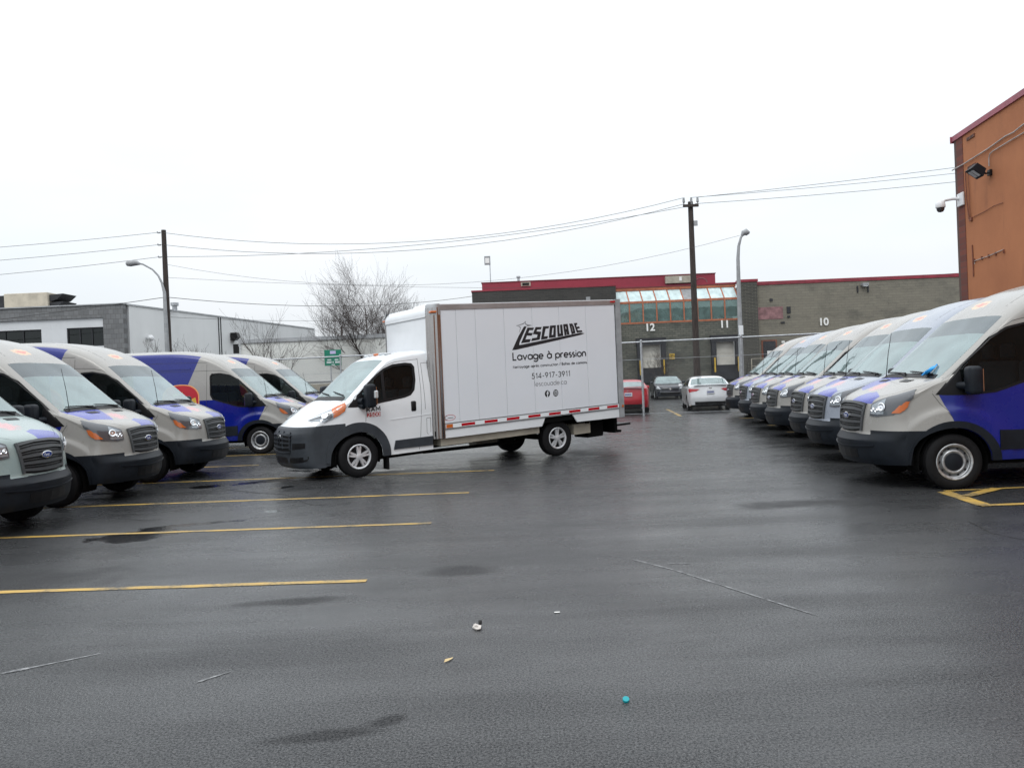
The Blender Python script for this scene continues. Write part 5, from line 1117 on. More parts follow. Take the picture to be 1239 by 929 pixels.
# blue cloth lying at the wiper of the nearest right-hand van
def cloth():
    mb = MB(); n = 10
    for i in range(n + 1):
        for j in range(5):
            u, w = i / n, j / 4; mb.v.append((.34 * u, (w - .5) * .13 * math.sin(math.pi * min(.96, u * .9 + .08)), .05 * u + .018 * math.sin(u * 7 + w * 3) + .012 * math.cos(w * 6)))
    mb.v += [(a, b_, c - .018) for a, b_, c in mb.v]
    m = (n + 1) * 5; f = [(i * 5 + j, (i + 1) * 5 + j, (i + 1) * 5 + j + 1, i * 5 + j + 1) for i in range(n) for j in range(4)]
    mb.f = f + [tuple(k + m for k in q[::-1]) for q in f]; lp = [j for j in range(5)] + [i * 5 + 4 for i in range(1, n + 1)] + [n * 5 + j for j in (3, 2, 1, 0)] + [i * 5 for i in range(n - 1, 0, -1)]
    mb.f += [(lp[k], lp[k] + m, lp[(k + 1) % len(lp)] + m, lp[(k + 1) % len(lp)]) for k in range(len(lp))]; mb.m = [0] * len(mb.f)
    o = mb.build('blue_cloth', 'cloth_blue', smooth=60, fix=True); o.location = (5.44, 10.42, 1.475); o.rotation_euler = (R(-20), R(-22), R(8)); o.scale = (.8, .75, .7); tag(o, label='bright blue folded cloth tucked under the wiper of the nearest right-hand van', cat='cloth')
cloth()

# ================================================================== BOX TRUCK
def build_truck():
    v = empty('box_truck', (-3.3213, 14.92, 0), R(-147.327), label='white box truck with black lettered side parked across the middle of the lot', cat='truck')
    SH = .038
    def shear(o):
        for ch in o.children_recursive:
            if ch.type == 'MESH' and not ch.get('_w'):
                me = ch.data
                if me.get('_s'): continue
                n = len(me.vertices); co = np.empty(n * 3, 'f'); me.vertices.foreach_get('co', co); co = co.reshape(-1, 3); M4 = np.array(ch.matrix_local, 'f') if ch.parent != v else np.eye(4, dtype='f')
                co[:, 2] += -SH * co[:, 0]; me.vertices.foreach_set('co', co.ravel()); me.update(); me['_s'] = 1
    rows = [(1.03, .25, .60, .25, 2.6, 1), (1.09, .33, .64, .34, 2.6, 0), (1.12, .58, .66, .60, 2.6, 0), (1.115, .86, .66, .88, 2.6, 1), (1.05, .965, .635, .985, 2.5, 1),
            (.985, 1.00, .60, 1.00, 2.4, 0), (.87, 1.08, .52, 1.07, 2.4, 0), (.70, 1.175, .40, 1.17, 2.4, 0), (.46, 1.31, .24, 1.27, 2.6, 0), (.22, 1.405, .06, 1.365, 3.0, 1),
            (-.05, 1.64, -.16, 1.57, 3.2, 0), (-.33, 1.88, -.40, 1.79, 3.3, 0), (-.60, 2.10, -.66, 2.0, 3.2, 1), (-.76, 2.175, -.82, 2.06, 2.8, 0), (-1.05, 2.225, -1.08, 2.10, 2.8, 0), (-1.47, 2.24, -1.47, 2.12, 2.8, 0)]
    def Wf(x, z):
        w = 1.01 - .14 * max(0, (z - 1.2) / .95) ** 1.3
        if x > -.1: w -= .13 * ((x + .1) / .75) ** 1.9
        return w
    b = Body(rows, 6, 15, Wf, lambda x: .33 if x < -.3 else .27, (0.,), .445, .37, sub=4, nv=22); lay = b.lay
    SIDE = lambda sgn: (lambda f: f.calc_center_median().y * sgn > .45 and abs(f.normal.y) > .35)
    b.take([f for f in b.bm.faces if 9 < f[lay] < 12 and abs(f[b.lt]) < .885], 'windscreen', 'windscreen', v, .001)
    win = [(.17, 1.275), (.02, 1.42), (-.22, 1.66), (-.40, 1.815), (-.56, 1.92), (-.75, 1.985), (-1.0, 2.0), (-1.13, 1.98), (-1.175, 1.92), (-1.17, 1.66), (-1.13, 1.48), (-1.05, 1.395), (-.93, 1.36), (-.4, 1.30), (-.1, 1.265)]
    w1 = [(.17, 1.275), (.02, 1.42), (-.22, 1.66), (-.40, 1.815), (-.56, 1.92), (-.56, 1.318), (-.4, 1.30), (-.1, 1.265)]; w2 = [(-.56, 1.318), (-.56, 1.92), (-.75, 1.985), (-1.0, 2.0), (-1.13, 1.98), (-1.175, 1.92), (-1.17, 1.66), (-1.13, 1.48), (-1.05, 1.395), (-.93, 1.36)]
    for sg in (1, -1):
        b.cut(w1, SIDE(sg)); fs = b.cut(w2, SIDE(sg)) + b.cut(w1, SIDE(sg)); b.take(list(dict.fromkeys(fs)), 'side_window', 'side_glass', v, -.012)
        b.ring([(x, sg * .95, z) for x, z in win], .035, .012, .004, sub=3).build('window_seal', 'dark_trim', v, smooth=50)
        b.band(pl((-.49, sg, 1.31), (-.49, sg, 1.9)), pl((-.55, sg, 1.32), (-.55, sg, 1.92)), .004, 6, 1, skirt=.0).build('window_bar', 'dark_trim', v)
        b.band(pl((.14, sg, 1.285), (.0, sg, 1.42), (-.10, sg, 1.51)), pl((.13, sg, 1.272), (-.1, sg, 1.268), (-.14, sg, 1.272)), .005, 8, 4, skirt=.0).build('quarter_panel', 'dark_trim', v, smooth=50)
        a_, c_ = sorted((sg * 1.06, sg * 1.29)); m = MB().add(*bevel_box((-.26, a_, 1.235), (-.08, c_, 1.66), .055, 3)); m.tube([(-.03, sg * .93, 1.36), (-.08, sg * 1.10, 1.36)], .06, 8); m.tube([(-.03, sg * .93, 1.30), (-.08, sg * 1.10, 1.26)], .05, 8)
        mo = m.build('door_mirror', 'black_plastic', v, smooth=50); MB().box((-.270, min(sg * 1.09, sg * 1.26), 1.28), (-.261, max(sg * 1.09, sg * 1.26), 1.60)).build('mirror_glass', 'chrome', mo, fix=True)
        MB().add(*bevel_box((-.275, min(sg * 1.24, sg * 1.32), 1.40), (-.20, max(sg * 1.24, sg * 1.32), 1.54), .02)).build('mirror_lamp', 'clear_lens', mo)
    # bumper and lower black nose
    low = lambda f: f.calc_center_median().x > .25
    b.cut([(-1.2, .1), (1.2, .1), (1.2, .992), (-1.2, .992)], low, axes=(1, 2))
    fs = [f for f in b.bm.faces if f.calc_center_median().x > .25 and f.calc_center_median().z < .99]; bu = b.take(fs, 'bumper', 'bumper_grey', v, .0, smooth=40)
    b.band(pl((.9, .62, .905), (1.1, .25, .925), (1.12, 0, .93), (1.1, -.25, .925), (.9, -.62, .905)), pl((.9, .60, .59), (1.12, .25, .56), (1.13, 0, .56), (1.12, -.25, .56), (.9, -.60, .59)), .005, 24, 6, skirt=.01).build('grille', 'dark_trim', bu, smooth=50) if False else None
    ga, gb = pl((1.06, .50, .85), (1.1, .2, .87), (1.12, 0, .872), (1.1, -.2, .87), (1.06, -.50, .85)), pl((1.06, .46, .56), (1.12, .2, .54), (1.13, 0, .535), (1.12, -.2, .54), (1.06, -.46, .56))
    gr = b.band(ga, gb, .004, 22, 8, skirt=.01).build('grille', 'dark_trim', v, smooth=50)
    for t in (-.03, .20, .44, .68, .95): b.band([ga[i].lerp(gb[i], t) for i in range(5)], [ga[i].lerp(gb[i], t + .075) for i in range(5)], .022, 16, 1, skirt=.02).build('grille_bar', 'bumper_grey', gr, smooth=40)
    for y0 in (.45, .15, -.15, -.45): b.band(pl((1.05, y0 - .012, .9), (1.05, y0 - .012, .6)), pl((1.05, y0 + .012, .9), (1.05, y0 + .012, .6)), .020, 5, 1, skirt=.02).build('grille_post', 'bumper_grey', gr)
    c0, nn = b.snap((1.13, 0, .77), .018); e = MB()
    # horned emblem
    hor = [(-.03, -.075), (.0, -.10), (.03, -.075), (.035, -.02), (.075, .0), (.085, .045), (.06, .08), (.03, .075), (.055, .045), (.045, .02), (.02, .03), (0, .05), (-.02, .03), (-.045, .02), (-.055, .045), (-.03, .075), (-.06, .08), (-.085, .045), (-.075, .0), (-.035, -.02)]
    e.prism([(y, z) for y, z in hor], 'x', 0, .012); e.v = [(c0.x + p[0], p[1] * 1.1, c0.z + p[2] * 1.1) for p in e.v]; e.build('emblem', 'chrome', gr, fix=True)
    for sg in (1, -1):
        b.band(pl((.98, sg * .50, .71), (.82, sg * .70, .71)), pl((.98, sg * .50, .60), (.82, sg * .68, .62)), .004, 6, 2, skirt=.0).build('bumper_recess', 'dark_trim', bu)
        b.band(pl((.98, sg * .40, .46), (.80, sg * .70, .48)), pl((.98, sg * .38, .38), (.80, sg * .70, .40)), .004, 6, 2, skirt=.0).build('lower_intake', 'dark_trim', bu)
    b.band(pl((1.05, .3, .46), (1.1, 0, .46), (1.05, -.3, .46)), pl((1.05, .3, .35), (1.1, 0, .35), (1.05, -.3, .35)), .004, 8, 2, skirt=.0).build('lower_intake', 'dark_trim', bu)
    b.band(pl((.83, .70, .76), (1.0, .5, .76), (1.12, 0, .76), (1.0, -.5, .76), (.83, -.70, .76)), pl((.83, .70, .752), (1.0, .5, .752), (1.12, 0, .752), (1.0, -.5, .752), (.83, -.70, .752)), .002, 24, 1, skirt=0).build('bumper_groove', 'dark_trim', bu) if False else None
    body = b.finish('cab', 'white_paint', v)
    MB().box((-1.45, -.86, .26), (.62, .86, .5)).build('underbody', 'underbody', v, fix=True); wheel_well(v, 0, .43, .37, .55, .94)
    for sg in (1, -1):
        a_i = [(.448 * math.cos(t), sg, .37 + .448 * math.sin(t)) for t in np.linspace(R(-10), R(192), 22)]; a_o = [(.60 * math.cos(t) + (.02 if math.cos(t) > 0 else 0), sg, .37 + .62 * math.sin(t)) for t in np.linspace(R(-4), R(188), 22)]
        b.band(a_i, a_o, .022, 30, 3, skirt=.05).build('arch_flare', 'bumper_grey', v, smooth=50)
        b.band(pl((-.70, sg, .585), (-1.46, sg, .585)), pl((-.66, sg, .425), (-1.46, sg, .415)), .02, 8, 3).build('door_moulding', 'bumper_grey', v, smooth=50)
        b.band(pl((-.62, sg, .98), (-1.46, sg, 1.01)), pl((-.62, sg, .965), (-1.46, sg, .995)), .006, 8, 1, skirt=.006).build('swage_line', 'white_paint', v, smooth=50)
        # headlamp sweeping up the wing
        tp = pl((.80, sg * .60, 1.11), (.62, sg * .73, 1.19), (.42, sg * .86, 1.255), (.20, sg * .93, 1.335)); bt = pl((.76, sg * .72, 1.055), (.62, sg * .87, 1.05), (.48, sg * .95, 1.08), (.24, sg * 1.0, 1.21))
        hl = b.band(tp, bt, .012, 34, 8, skirt=.03).build('headlight', 'truck_lamp', v, smooth=50)
        b.band([p.lerp(q, .30) for p, q in zip(tp[:3], bt[:3])], [p.lerp(q, .75) for p, q in zip(tp[:3], bt[:3])], .016, 22, 5, skirt=.0).build('lamp_inset', 'lamp_housing', hl, smooth=50)
        b.band([p.lerp(q, .33) for p, q in zip(tp[:3], bt[:3])], [p.lerp(q, .48) for p, q in zip(tp[:3], bt[:3])], .021, 22, 1, skirt=.006).build('lamp_bar', 'reflector', hl, smooth=50)
        c, nn = b.snap((.55, sg * .86, 1.12), .024); q = nn.to_track_quat('Y', 'Z').to_matrix().to_4x4(); m = MB().revolve([(.06, 0), (.05, .006), (.035, -.002), (.001, .008)], 20); m.v = [tuple(c + q @ Vector(p)) for p in m.v]; m.build('reflector', 'reflector', hl, smooth=50)
        b.band(pl((.42, sg * .865, 1.25), (.20, sg * .935, 1.33)), pl((.44, sg * .95, 1.11), (.36, sg * .965, 1.14), (.24, sg * 1.0, 1.215)), .018, 14, 5, skirt=.01).build('turn_signal', 'amber_lens', hl, smooth=50)
        sm = MB()
        for P in ([(-1.27, 2.08), (-1.275, 1.5), (-1.25, 1.0), (-1.22, .6), (-1.18, .36)], [(-.17, 1.26), (-.14, .985)], [(.22, 1.25), (-.05, 1.52), (-.34, 1.80), (-.58, 1.965), (-.8, 2.035), (-1.27, 2.06)], [(-1.33, 1.98), (-1.34, 1.35), (-1.34, 1.1)], [(-1.33, 1.98), (-1.46, 1.98)], [(-1.36, .93), (-1.44, .93)], [(-1.36, .93), (-1.355, .66), (-1.38, .62)], [(-1.44, .93), (-1.435, .66)]):
            a = [Vector((x, sg * .95, z)) for x, z in P]; d = Vector((0, 0, .007)) if abs(P[0][0] - P[-1][0]) > .3 or abs(P[0][1] - P[-1][1]) < .02 else Vector((.007, 0, 0)); b.band(a, [q_ + d for q_ in a], .0012, 24, 1, sm, skirt=0)
        a = pl((.86, sg * .55, 1.075), (.64, sg * .69, 1.20), (.40, sg * .78, 1.29), (.16, sg * .86, 1.35)); b.band(a, [q_ + Vector((0, 0, .007)) for q_ in a], .001, 16, 1, sm, skirt=0); sm.build('panel_gap', 'seam', v)
        m = MB().add(*bevel_box((-1.155, sg * 1.0 - .025, 1.08), (-1.04, sg * 1.0 + .025, 1.28), .03, 2)); m.build('door_handle', 'dark_trim', v, smooth=50)
        b.band(pl((.10, sg, .2), (.1, sg, .2)), pl((.1, sg, .2), (.1, sg, .2)), 0, 1, 1) if False else None
        MB().add(*bevel_box((-.60, min(sg * .72, sg * .93), .06), (-.56, max(sg * .72, sg * .93), .34), .01)).build('mud_flap', 'rubber', v)
        MB().tube([(-1.47, sg * .92, 2.02), (-1.47, sg * .92, .5)], .02, 6).build('cab_seal', 'dark_trim', v)
    # door lettering
    def sideplace(x0, z0, off=.004):
        def f(u, w_, k): c, nn = b.snap((x0 - u, 1.0, z0 + w_), off + k * 1e-4); return tuple(c)
        return f
    mb = MB(); stroke_text(mb, 'RAM', .045, .020, sideplace(-.17, 1.165), gap=.5, width=.25); mb.build('door_lettering', 'black_print', v)
    b.band(pl((-.165, 1, 1.142), (-.425, 1, 1.142)), pl((-.165, 1, 1.062), (-.425, 1, 1.062)), .002, 4, 2, skirt=0).build('badge_ground', 'red_print', v)
    mb = MB(); stroke_text(mb, '2500', .040, .012, sideplace(-.18, 1.07, .006), gap=.35, width=.23); mb.build('door_lettering', 'number_white', v)
    # cowl, wipers
    b.band(pl((.20, .78, 1.37), (.235, 0, 1.40), (.20, -.78, 1.37)), pl((.12, .76, 1.435), (.155, 0, 1.465), (.12, -.76, 1.435)), .006, 24, 2, skirt=.005).build('cowl', 'dark_trim', v)
    for y0, y1 in ((.66, .0), (-.08, -.70)):
        P = []
        for k in range(9): t = k / 8; c, nn = b.snap((.13 - .07 * t, y0 + (y1 - y0) * t, 1.48 + .05 * t), .022); P.append(c)
        MB().tube(P, [.014] + [.011] * 7 + [.006], 5).build('wiper', 'dark_trim', v)
    for y in (-.5, -.25, 0, .25, .5): c, nn = b.snap((-.80, y, 2.3), .0); MB().add(*bevel_box((c.x - .08, y - .05, c.z - .01), (c.x + .05, y + .05, c.z + .035), .015)).build('roof_marker_light', 'clear_lens' if y else 'amber_lens', v, smooth=50)
    # cabin
    MB().add(*bevel_box((-.30, -.84, .75), (.18, .84, 1.28), .08, 3)).build('dashboard', 'interior_dark', v, smooth=50); MB().box((-1.45, -.86, .5), (-1.42, .86, 2.05)).build('rear_wall', 'interior_dark', v, fix=True)
    for y0, y1 in ((.25, .78), (-.78, .1)):
        s_ = MB().add(*bevel_box((-1.12, y0, .75), (-.6, y1, .95), .06)).build('seat', 'seat_grey', v, smooth=50); MB().add(*bevel_box((-1.28, y0, .9), (-1.12, y1, 1.5), .06)).build('seat_back', 'seat_grey', s_, smooth=50); MB().add(*bevel_box((-1.27, (y0 + y1) / 2 - .13, 1.52), (-1.16, (y0 + y1) / 2 + .13, 1.74), .045)).build('headrest', 'seat_grey', s_, smooth=50)
    sw = MB().revolve([(.19 + .016 * math.cos(a), .016 * math.sin(a)) for a in np.linspace(0, 2 * math.pi, 9)], 24); Mx = Matrix.Translation((-.40, .45, 1.25)) @ Matrix.Rotation(R(90), 4, 'Z') @ Matrix.Rotation(R(28), 4, 'X'); sw.v = [tuple(Mx @ Vector(p)) for p in sw.v]; sw.build('steering_wheel', 'dark_trim', v, smooth=50)
    # ---------------- the box
    X0, X1, Y, Z0, Z1 = -1.50, -6.08, 1.10, .515, 3.04
    bx = MB(); 
    # side panels, one per sheet, with a narrow joint between
    sx = [-1.68, -2.02, -2.45, -3.11, -3.79, -4.47, -5.18, -5.98]; ZL, ZH = .80, 2.95
    for sg in (1, -1):
        for k in range(len(sx) - 1):
            a_, c_ = sorted((sg * (Y - .03), sg * Y)); MB().box((sx[k + 1] + .003, a_, ZL), (sx[k] - .003, c_, ZH)).build('box_side_panel', 'box_panel', v, fix=True)
        a_, c_ = sorted((sg * (Y - .04), sg * (Y - .006))); MB().box((sx[-1], a_, ZL), (sx[0], c_, ZH)).build('box_side_backing', 'lamp_grey', v, fix=True)
        # lower rail with reflective stripe, skirt with the wheel cut-out
        a_, c_ = sorted((sg * (Y - .04), sg * (Y + .012))); MB().box((-6.0, a_, .675), (-1.69, c_, .798)).build('lower_rail', 'aluminium', v, fix=True)
        y0, y1 = sorted((sg * (Y + .0122), sg * (Y + .0155))); st = MB().box((-5.99, y0, .70), (-1.70, y1, .776)).build('reflective_stripe', 'sign_white', v, fix=True)
        y0, y1 = sorted((sg * (Y + .0157), sg * (Y + .0185)))
        for k in range(8): MB().box((-2.04 - .5165 * k - .30, y0, .712), (-2.04 - .5165 * k, y1, .764)).build('red_reflector', 'red_lens', st, fix=True)
        MB().box((-1.85, y0, .705), (-1.71, y1, .772)).build('marker_light', 'amber_lens', st, fix=True)
        sk = [(-1.69, .52), (-3.93, .50), (-4.03, .673), (-4.70, .673), (-4.83, .49), (-6.0, .475), (-6.0, .674), (-1.69, .674)]
        MB().prism([(-1.69, .515), (-3.93, .505), (-4.02, .674), (-1.69, .674)], 'y', *sorted((sg * (Y - .03), sg * Y))).build('skirt', 'white_paint', v, fix=True)
        MB().prism([(-4.72, .674), (-4.84, .50), (-6.0, .485), (-6.0, .674)], 'y', *sorted((sg * (Y - .03), sg * Y))).build('skirt', 'white_paint', v, fix=True)
        # top rail
        MB().box((-6.0, *sorted((sg * (Y - .04), sg * (Y + .01)))[:1], 2.952), (-1.69, sorted((sg * (Y - .04), sg * (Y + .01)))[1], 3.05)).build('top_rail', 'aluminium', v, fix=True)
        # front corner post: rounded bright metal column
        m = MB(); prof = []; 
        for k in range(57):
            t = math.pi / 2 * k / 56; rr_ = .012 * (abs(math.sin(t * 7)) - .5); prof.append((-1.66 + (.20 + rr_) * math.sin(t), sg * (Y - .17 + (.18 + rr_) * math.cos(t))))
        prof = [(-1.688, sg * (Y + .01))] + prof; z0, z1 = .52, 3.0; n = len(prof); vs = [(x, y, z) for z in (z0, z1) for x, y in prof]; m.add(vs, [(i, i + 1, n + i + 1, n + i) for i in range(n - 1)])
        po = m.build('corner_post', 'ribbed_steel', v, smooth=60, fix=True)
        cp = MB(); P = [(-1.688, Y + .014)] + [(-1.66 + .205 * math.sin(math.pi / 2 * k / 8), Y - .17 + .184 * math.cos(math.pi / 2 * k / 8)) for k in range(9)]; N = len(P); lv = [(2.86, 1.0), (2.98, .99), (3.04, .94), (3.07, .84)]
        vs = [((-1.60 + (x + 1.60) * s_), sg * (y * (1 if s_ > .98 else .985 + .015 * s_)), z) for z, s_ in lv for x, y in P]; cp.add(vs, [(j * N + i, j * N + i + 1, (j + 1) * N + i + 1, (j + 1) * N + i) for j in range(3) for i in range(N - 1)] + [tuple(3 * N + i for i in range(N))]); cap = cp.build('corner_cap', 'aluminium', v, smooth=50, fix=True)
        MB().add(*bevel_box((-1.60, min(sg * (Y - .06), sg * (Y + .03)), 2.895), (-1.47, max(sg * (Y - .06), sg * (Y + .03)), 2.94), .012)).build('marker_light', 'amber_lens', cap)
        # rear frame post
        MB().box((-6.14, min(sg * (Y - .1), sg * (Y + .02)), .48), (-6.003, max(sg * (Y - .1), sg * (Y + .02)), 3.07)).build('rear_post', 'lamp_grey', v, fix=True)
        MB().box((-6.12, min(sg * (Y + .021), sg * (Y + .03)), .70), (-6.07, max(sg * (Y + .021), sg * (Y + .03)), .75)).build('marker_light', 'amber_lens', v, fix=True)
        MB().box((-5.99, min(sg * (Y + .011), sg * (Y + .03)), 3.0), (-5.86, max(sg * (Y + .011), sg * (Y + .03)), 3.035)).build('marker_light', 'red_lens', v, fix=True)
    # front wall with rounded brow
    MB().box((-1.50, -Y + .17, .9), (-1.462, Y - .17, 2.86)).build('front_wall', 'white_paint', v, fix=True)
    m = MB(); P = [(-1.455, 2.862), (-1.45, 2.90), (-1.46, 2.96), (-1.50, 3.02), (-1.57, 3.06), (-1.66, 3.075)]; n = len(P); vs = [(x, y, z) for y in (-Y + .16, Y - .16) for x, z in P]; m.add(vs, [(i, i + 1, n + i + 1, n + i) for i in range(n - 1)]); m.box((-1.475, -Y + .17, 2.84), (-1.448, Y - .17, 2.868)); m.build('front_brow', 'white_paint', v, smooth=50)
    MB().box((-1.452, -Y + .17, 2.825), (-1.447, Y - .17, 2.839)).build('brow_joint', 'lamp_grey', v, fix=True)
    MB().box((-6.0, -Y + .05, 3.035), (-1.6, Y - .05, 3.07)).build('box_roof', 'white_paint', v, fix=True)
    MB().box((-6.13, -Y + .1, .7), (-6.02, Y - .1, 3.0)).build('rear_door', 'white_paint', v, fix=True); MB().box((-6.14, -Y + .1, 2.92), (-6.003, Y - .1, 3.072)).build('rear_header', 'lamp_grey', v, fix=True)
    MB().box((-5.98, -Y + .045, .56), (-1.5, Y - .045, .66)).build('box_floor', 'underbody', v, fix=True)
    MB().prism([(-1.95, 3.071), (-2.5, 3.071), (-2.42, 3.2), (-2.15, 3.2)], 'y', -.9, -.35).build('roof_vent', 'white_paint', v, fix=True)
    # chassis: rails, crossmembers, axle, tank, tow bar
    for sg in (1, -1): MB().box((-6.0, min(sg * .42, sg * .52), .30), (-1.4, max(sg * .42, sg * .52), .52)).build('chassis_rail', 'underbody', v, fix=True)
    MB().box((-3.9, .55, .37), (-1.62, 1.04, .512)).build('side_rail', 'beige_metal', v, fix=True)
    for x in (-2.2, -3.0, -3.8, -5.2, -5.9): MB().box((x - .04, -1.0, .43), (x + .04, 1.0, .555)).build('crossmember', 'underbody', v, fix=True)
    MB().tube([(-4.4, -.8, .2), (-4.4, .8, .2)], .06, 10).build('rear_axle', 'underbody', v, smooth=50)
    MB().add(*bevel_box((-3.75, -.75, .10), (-3.2, -.35, .42), .05)).build('fuel_tank', 'beige_metal', v); MB().tube([(-1.6, .3, .22), (-3.2, .3, .18), (-4.0, .25, .16)], .035, 8).build('exhaust', 'underbody', v, smooth=50)
    MB().add(*bevel_box((-5.75, .35, .10), (-5.3, .85, .48), .03)).build('rear_tank', 'underbody', v); MB().box((-5.30, .6, .22), (-4.86, .95, .44)).build('hanger_bracket', 'beige_metal', v, fix=True)
    MB().box((-6.1, -.8, .14), (-6.02, .9, .47)).build('rear_bumper', 'underbody', v, fix=True); MB().box((-6.45, .12, .22), (-6.1, .24, .30)).build('tow_bar', 'underbody', v, fix=True); MB().box((-6.62, -.6, .255), (-6.101, .75, .30)).build('rear_step', 'dark_trim', v, fix=True); MB().box((-6.3, .55, .12), (-6.101, .8, .17)).build('step_bracket', 'underbody', v, fix=True)
    # ---------------- lettering on the near side
    Yd = Y + .0012; cz = lambda p: (p[0], p[1] + .008 * -p[0])
    def grow(P, d):
        P = [Vector(p) for p in P]; n = len(P); ar = sum(P[i - 1].x * P[i].y - P[i].x * P[i - 1].y for i in range(n)); sg_ = 1 if ar > 0 else -1; out = []
        for i in range(n):
            a = (P[i] - P[i - 1]).normalized(); c = (P[(i + 1) % n] - P[i]).normalized(); n1 = Vector((a.y, -a.x)) * sg_; n2 = Vector((c.y, -c.x)) * sg_; m_ = n1 + n2
            m_ = m_.normalized() if m_.length > .1 else n1; out.append(tuple(P[i] + m_ * d / max(.55, m_.dot(n1))))
        return out
    def poly(name, P, mat='black_print', off=0., hole=None):
        P = grow(P, .007); hole = grow(hole, -.005) if hole else None
        from mathutils.geometry import tessellate_polygon
        L = [[Vector((p[0], p[1], 0)) for p in map(cz, P)]] + ([[Vector((p[0], p[1], 0)) for p in map(cz, hole)]] if hole else []); flat = [q for l in L for q in l]
        m = MB().add([(q.x, Yd + off, q.y) for q in flat], [tuple(t) for t in tessellate_polygon(L)]); return m.build(name, mat, v)
    G = LOGO
    poly('logo_letter', G['L']); 
    for k in ('E', 'S', 'C', 'U', 'F'): poly('logo_letter', G[k], off=2e-4)
    poly('logo_letter', G['O1'], off=2e-4, hole=G['O2']); poly('logo_letter', G['A1'], off=2e-4, hole=G['A2']); poly('logo_letter', G['D1'], off=2e-4, hole=G['D2'])
    st = MB()
    def curve_line(P, w0, w1):
        P = [Vector(cz(p)) for p in P]; n = len(P); L = []
        for i in range(n): d = (P[min(i + 1, n - 1)] - P[max(i - 1, 0)]).normalized(); w_ = w0 + (w1 - w0) * abs(i / (n - 1) - .5) * 2; L += [P[i] + Vector((-d.y, d.x)) * w_ / 2, P[i] - Vector((-d.y, d.x)) * w_ / 2]
        st.add([(q.x, Yd + 5e-4 + len(st.v) * 1e-6, q.y) for q in L], [(2 * i, 2 * i + 1, 2 * i + 3, 2 * i + 2) for i in range(n - 1)])
    S1, S2 = G['s1'], G['s2']
    for a_, m_, c_ in ((S1[0], S1[1], S1[2]), (S1[2], S1[3], S1[4]), (S2[0], S2[1], S2[2]), (S2[2], S2[3], (S2[3][0] - .0, S2[3][1] - .0))):
        cc = catmull([np.array(a_), np.array(m_), np.array(c_)], 6); curve_line(cc, .014, .003)
    st.build('logo_star', 'black_print', v)
    def txt(s_, p0, p1, xh, w_, mat, gap=.28, off=0.):
        (xa, za), (xb, zb_) = cz(p0), cz(p1); L = abs(xb - xa); sl_ = (zb_ - za) / L; mb = MB(); stroke_text(mb, s_, xh, w_, lambda u, q, k: (xa - u, Yd + off + k * 4e-5, za + u * sl_ + q), gap, width=L); mb.build('lettering', mat, v)
    txt('Lavage à pression', (-3.29, 1.875), (-5.134, 1.835), .092, .028, 'black_print')
    txt('Nettoyage après construction / Boîtes de camions', (-3.285, 1.708), (-5.156, 1.680), .032, .010, 'black_print', .34)
    txt('514-917-3911', (-3.729, 1.466), (-4.696, 1.448), .066, .0165, 'black_print', .38)
    txt('lescouade.ca', (-3.787, 1.308), (-4.597, 1.288), .062, .009, 'thin_print', .30)
    for (x, z), kind in (((-4.097, 1.127), 'f'), ((-4.309, 1.123), 'i')):
        x, z = cz((x, z)); r = .072; m = MB().add([(x + r * .92 * math.cos(a), Yd, z + r * math.sin(a)) for a in np.linspace(0, 2 * math.pi, 33)[:-1]], [tuple(range(32))]); ic = m.build('icon', 'black_print', v); mb = MB()
        if kind == 'f': mb.add([(x - u, Yd + 4e-4, z + w_) for u, w_ in ((-.008, -.07), (.012, -.07), (.012, -.005), (.03, -.005), (.033, .015), (.012, .015), (.012, .028), (.018, .036), (.033, .036), (.033, .055), (.01, .055), (-.008, .04), (-.008, .015), (-.022, .015), (-.022, -.005), (-.008, -.005))], [tuple(range(16))])
        else:
            def rr(h, t, off): 
                o_ = [(x - u * h, Yd + off, z + w_ * h) for u, w_ in ((-1, -.6), (-.6, -1), (.6, -1), (1, -.6), (1, .6), (.6, 1), (-.6, 1), (-1, .6))]; i_ = [(x - u * (h - t), Yd + off, z + w_ * (h - t)) for u, w_ in ((-1, -.6), (-.6, -1), (.6, -1), (1, -.6), (1, .6), (.6, 1), (-.6, 1), (-1, .6))]; mb.add(o_ + i_, [(k, (k + 1) % 8, 8 + (k + 1) % 8, 8 + k) for k in range(8)])
            rr(.046, .009, 4e-4); n = 14; mb.add([(x + q * math.cos(2 * math.pi * k / n), Yd + 4e-4, z + q * math.sin(2 * math.pi * k / n)) for q in (.024, .015) for k in range(n)], [(k, (k + 1) % n, n + (k + 1) % n, n + k) for k in range(n)]); mb.add([(x - .026 + a, Yd + 6e-4, z + .027 + c) for a, c in ((-.005, -.005), (.005, -.005), (.005, .005), (-.005, .005))], [(0, 1, 2, 3)])
        mb.build('icon_mark', 'sign_white', ic)
    # small oval badge low at the front
    x, z = -1.80, .895; n = 24; m = MB().add([(x + a * math.cos(2 * math.pi * k / n), Yd + 2e-4, z + c * math.sin(2 * math.pi * k / n)) for a, c in ((.125, .058), (.115, .049)) for k in range(n)], [(k, (k + 1) % n, n + (k + 1) % n, n + k) for k in range(n)]); m.build('oval_badge', 'red_print', v)
    m = MB(); stroke_text(m, 'C', .045, .010, lambda u, w_, k: (x + .10 - u, Yd + 5e-4, z - .033 + w_)); stroke_text(m, '-', .045, .012, lambda u, w_, k: (x + .045 - u, Yd + 6e-4, z - .033 + w_), width=.12); m.build('badge_script', 'thin_print', v)
    shear(v)
    for x, z in ((0, 0), (-4.40, 0)):
        for sg in (1, -1): wheel(v, x, sg * .875, .372, .225, .218, 'chrome', sg)
    return v

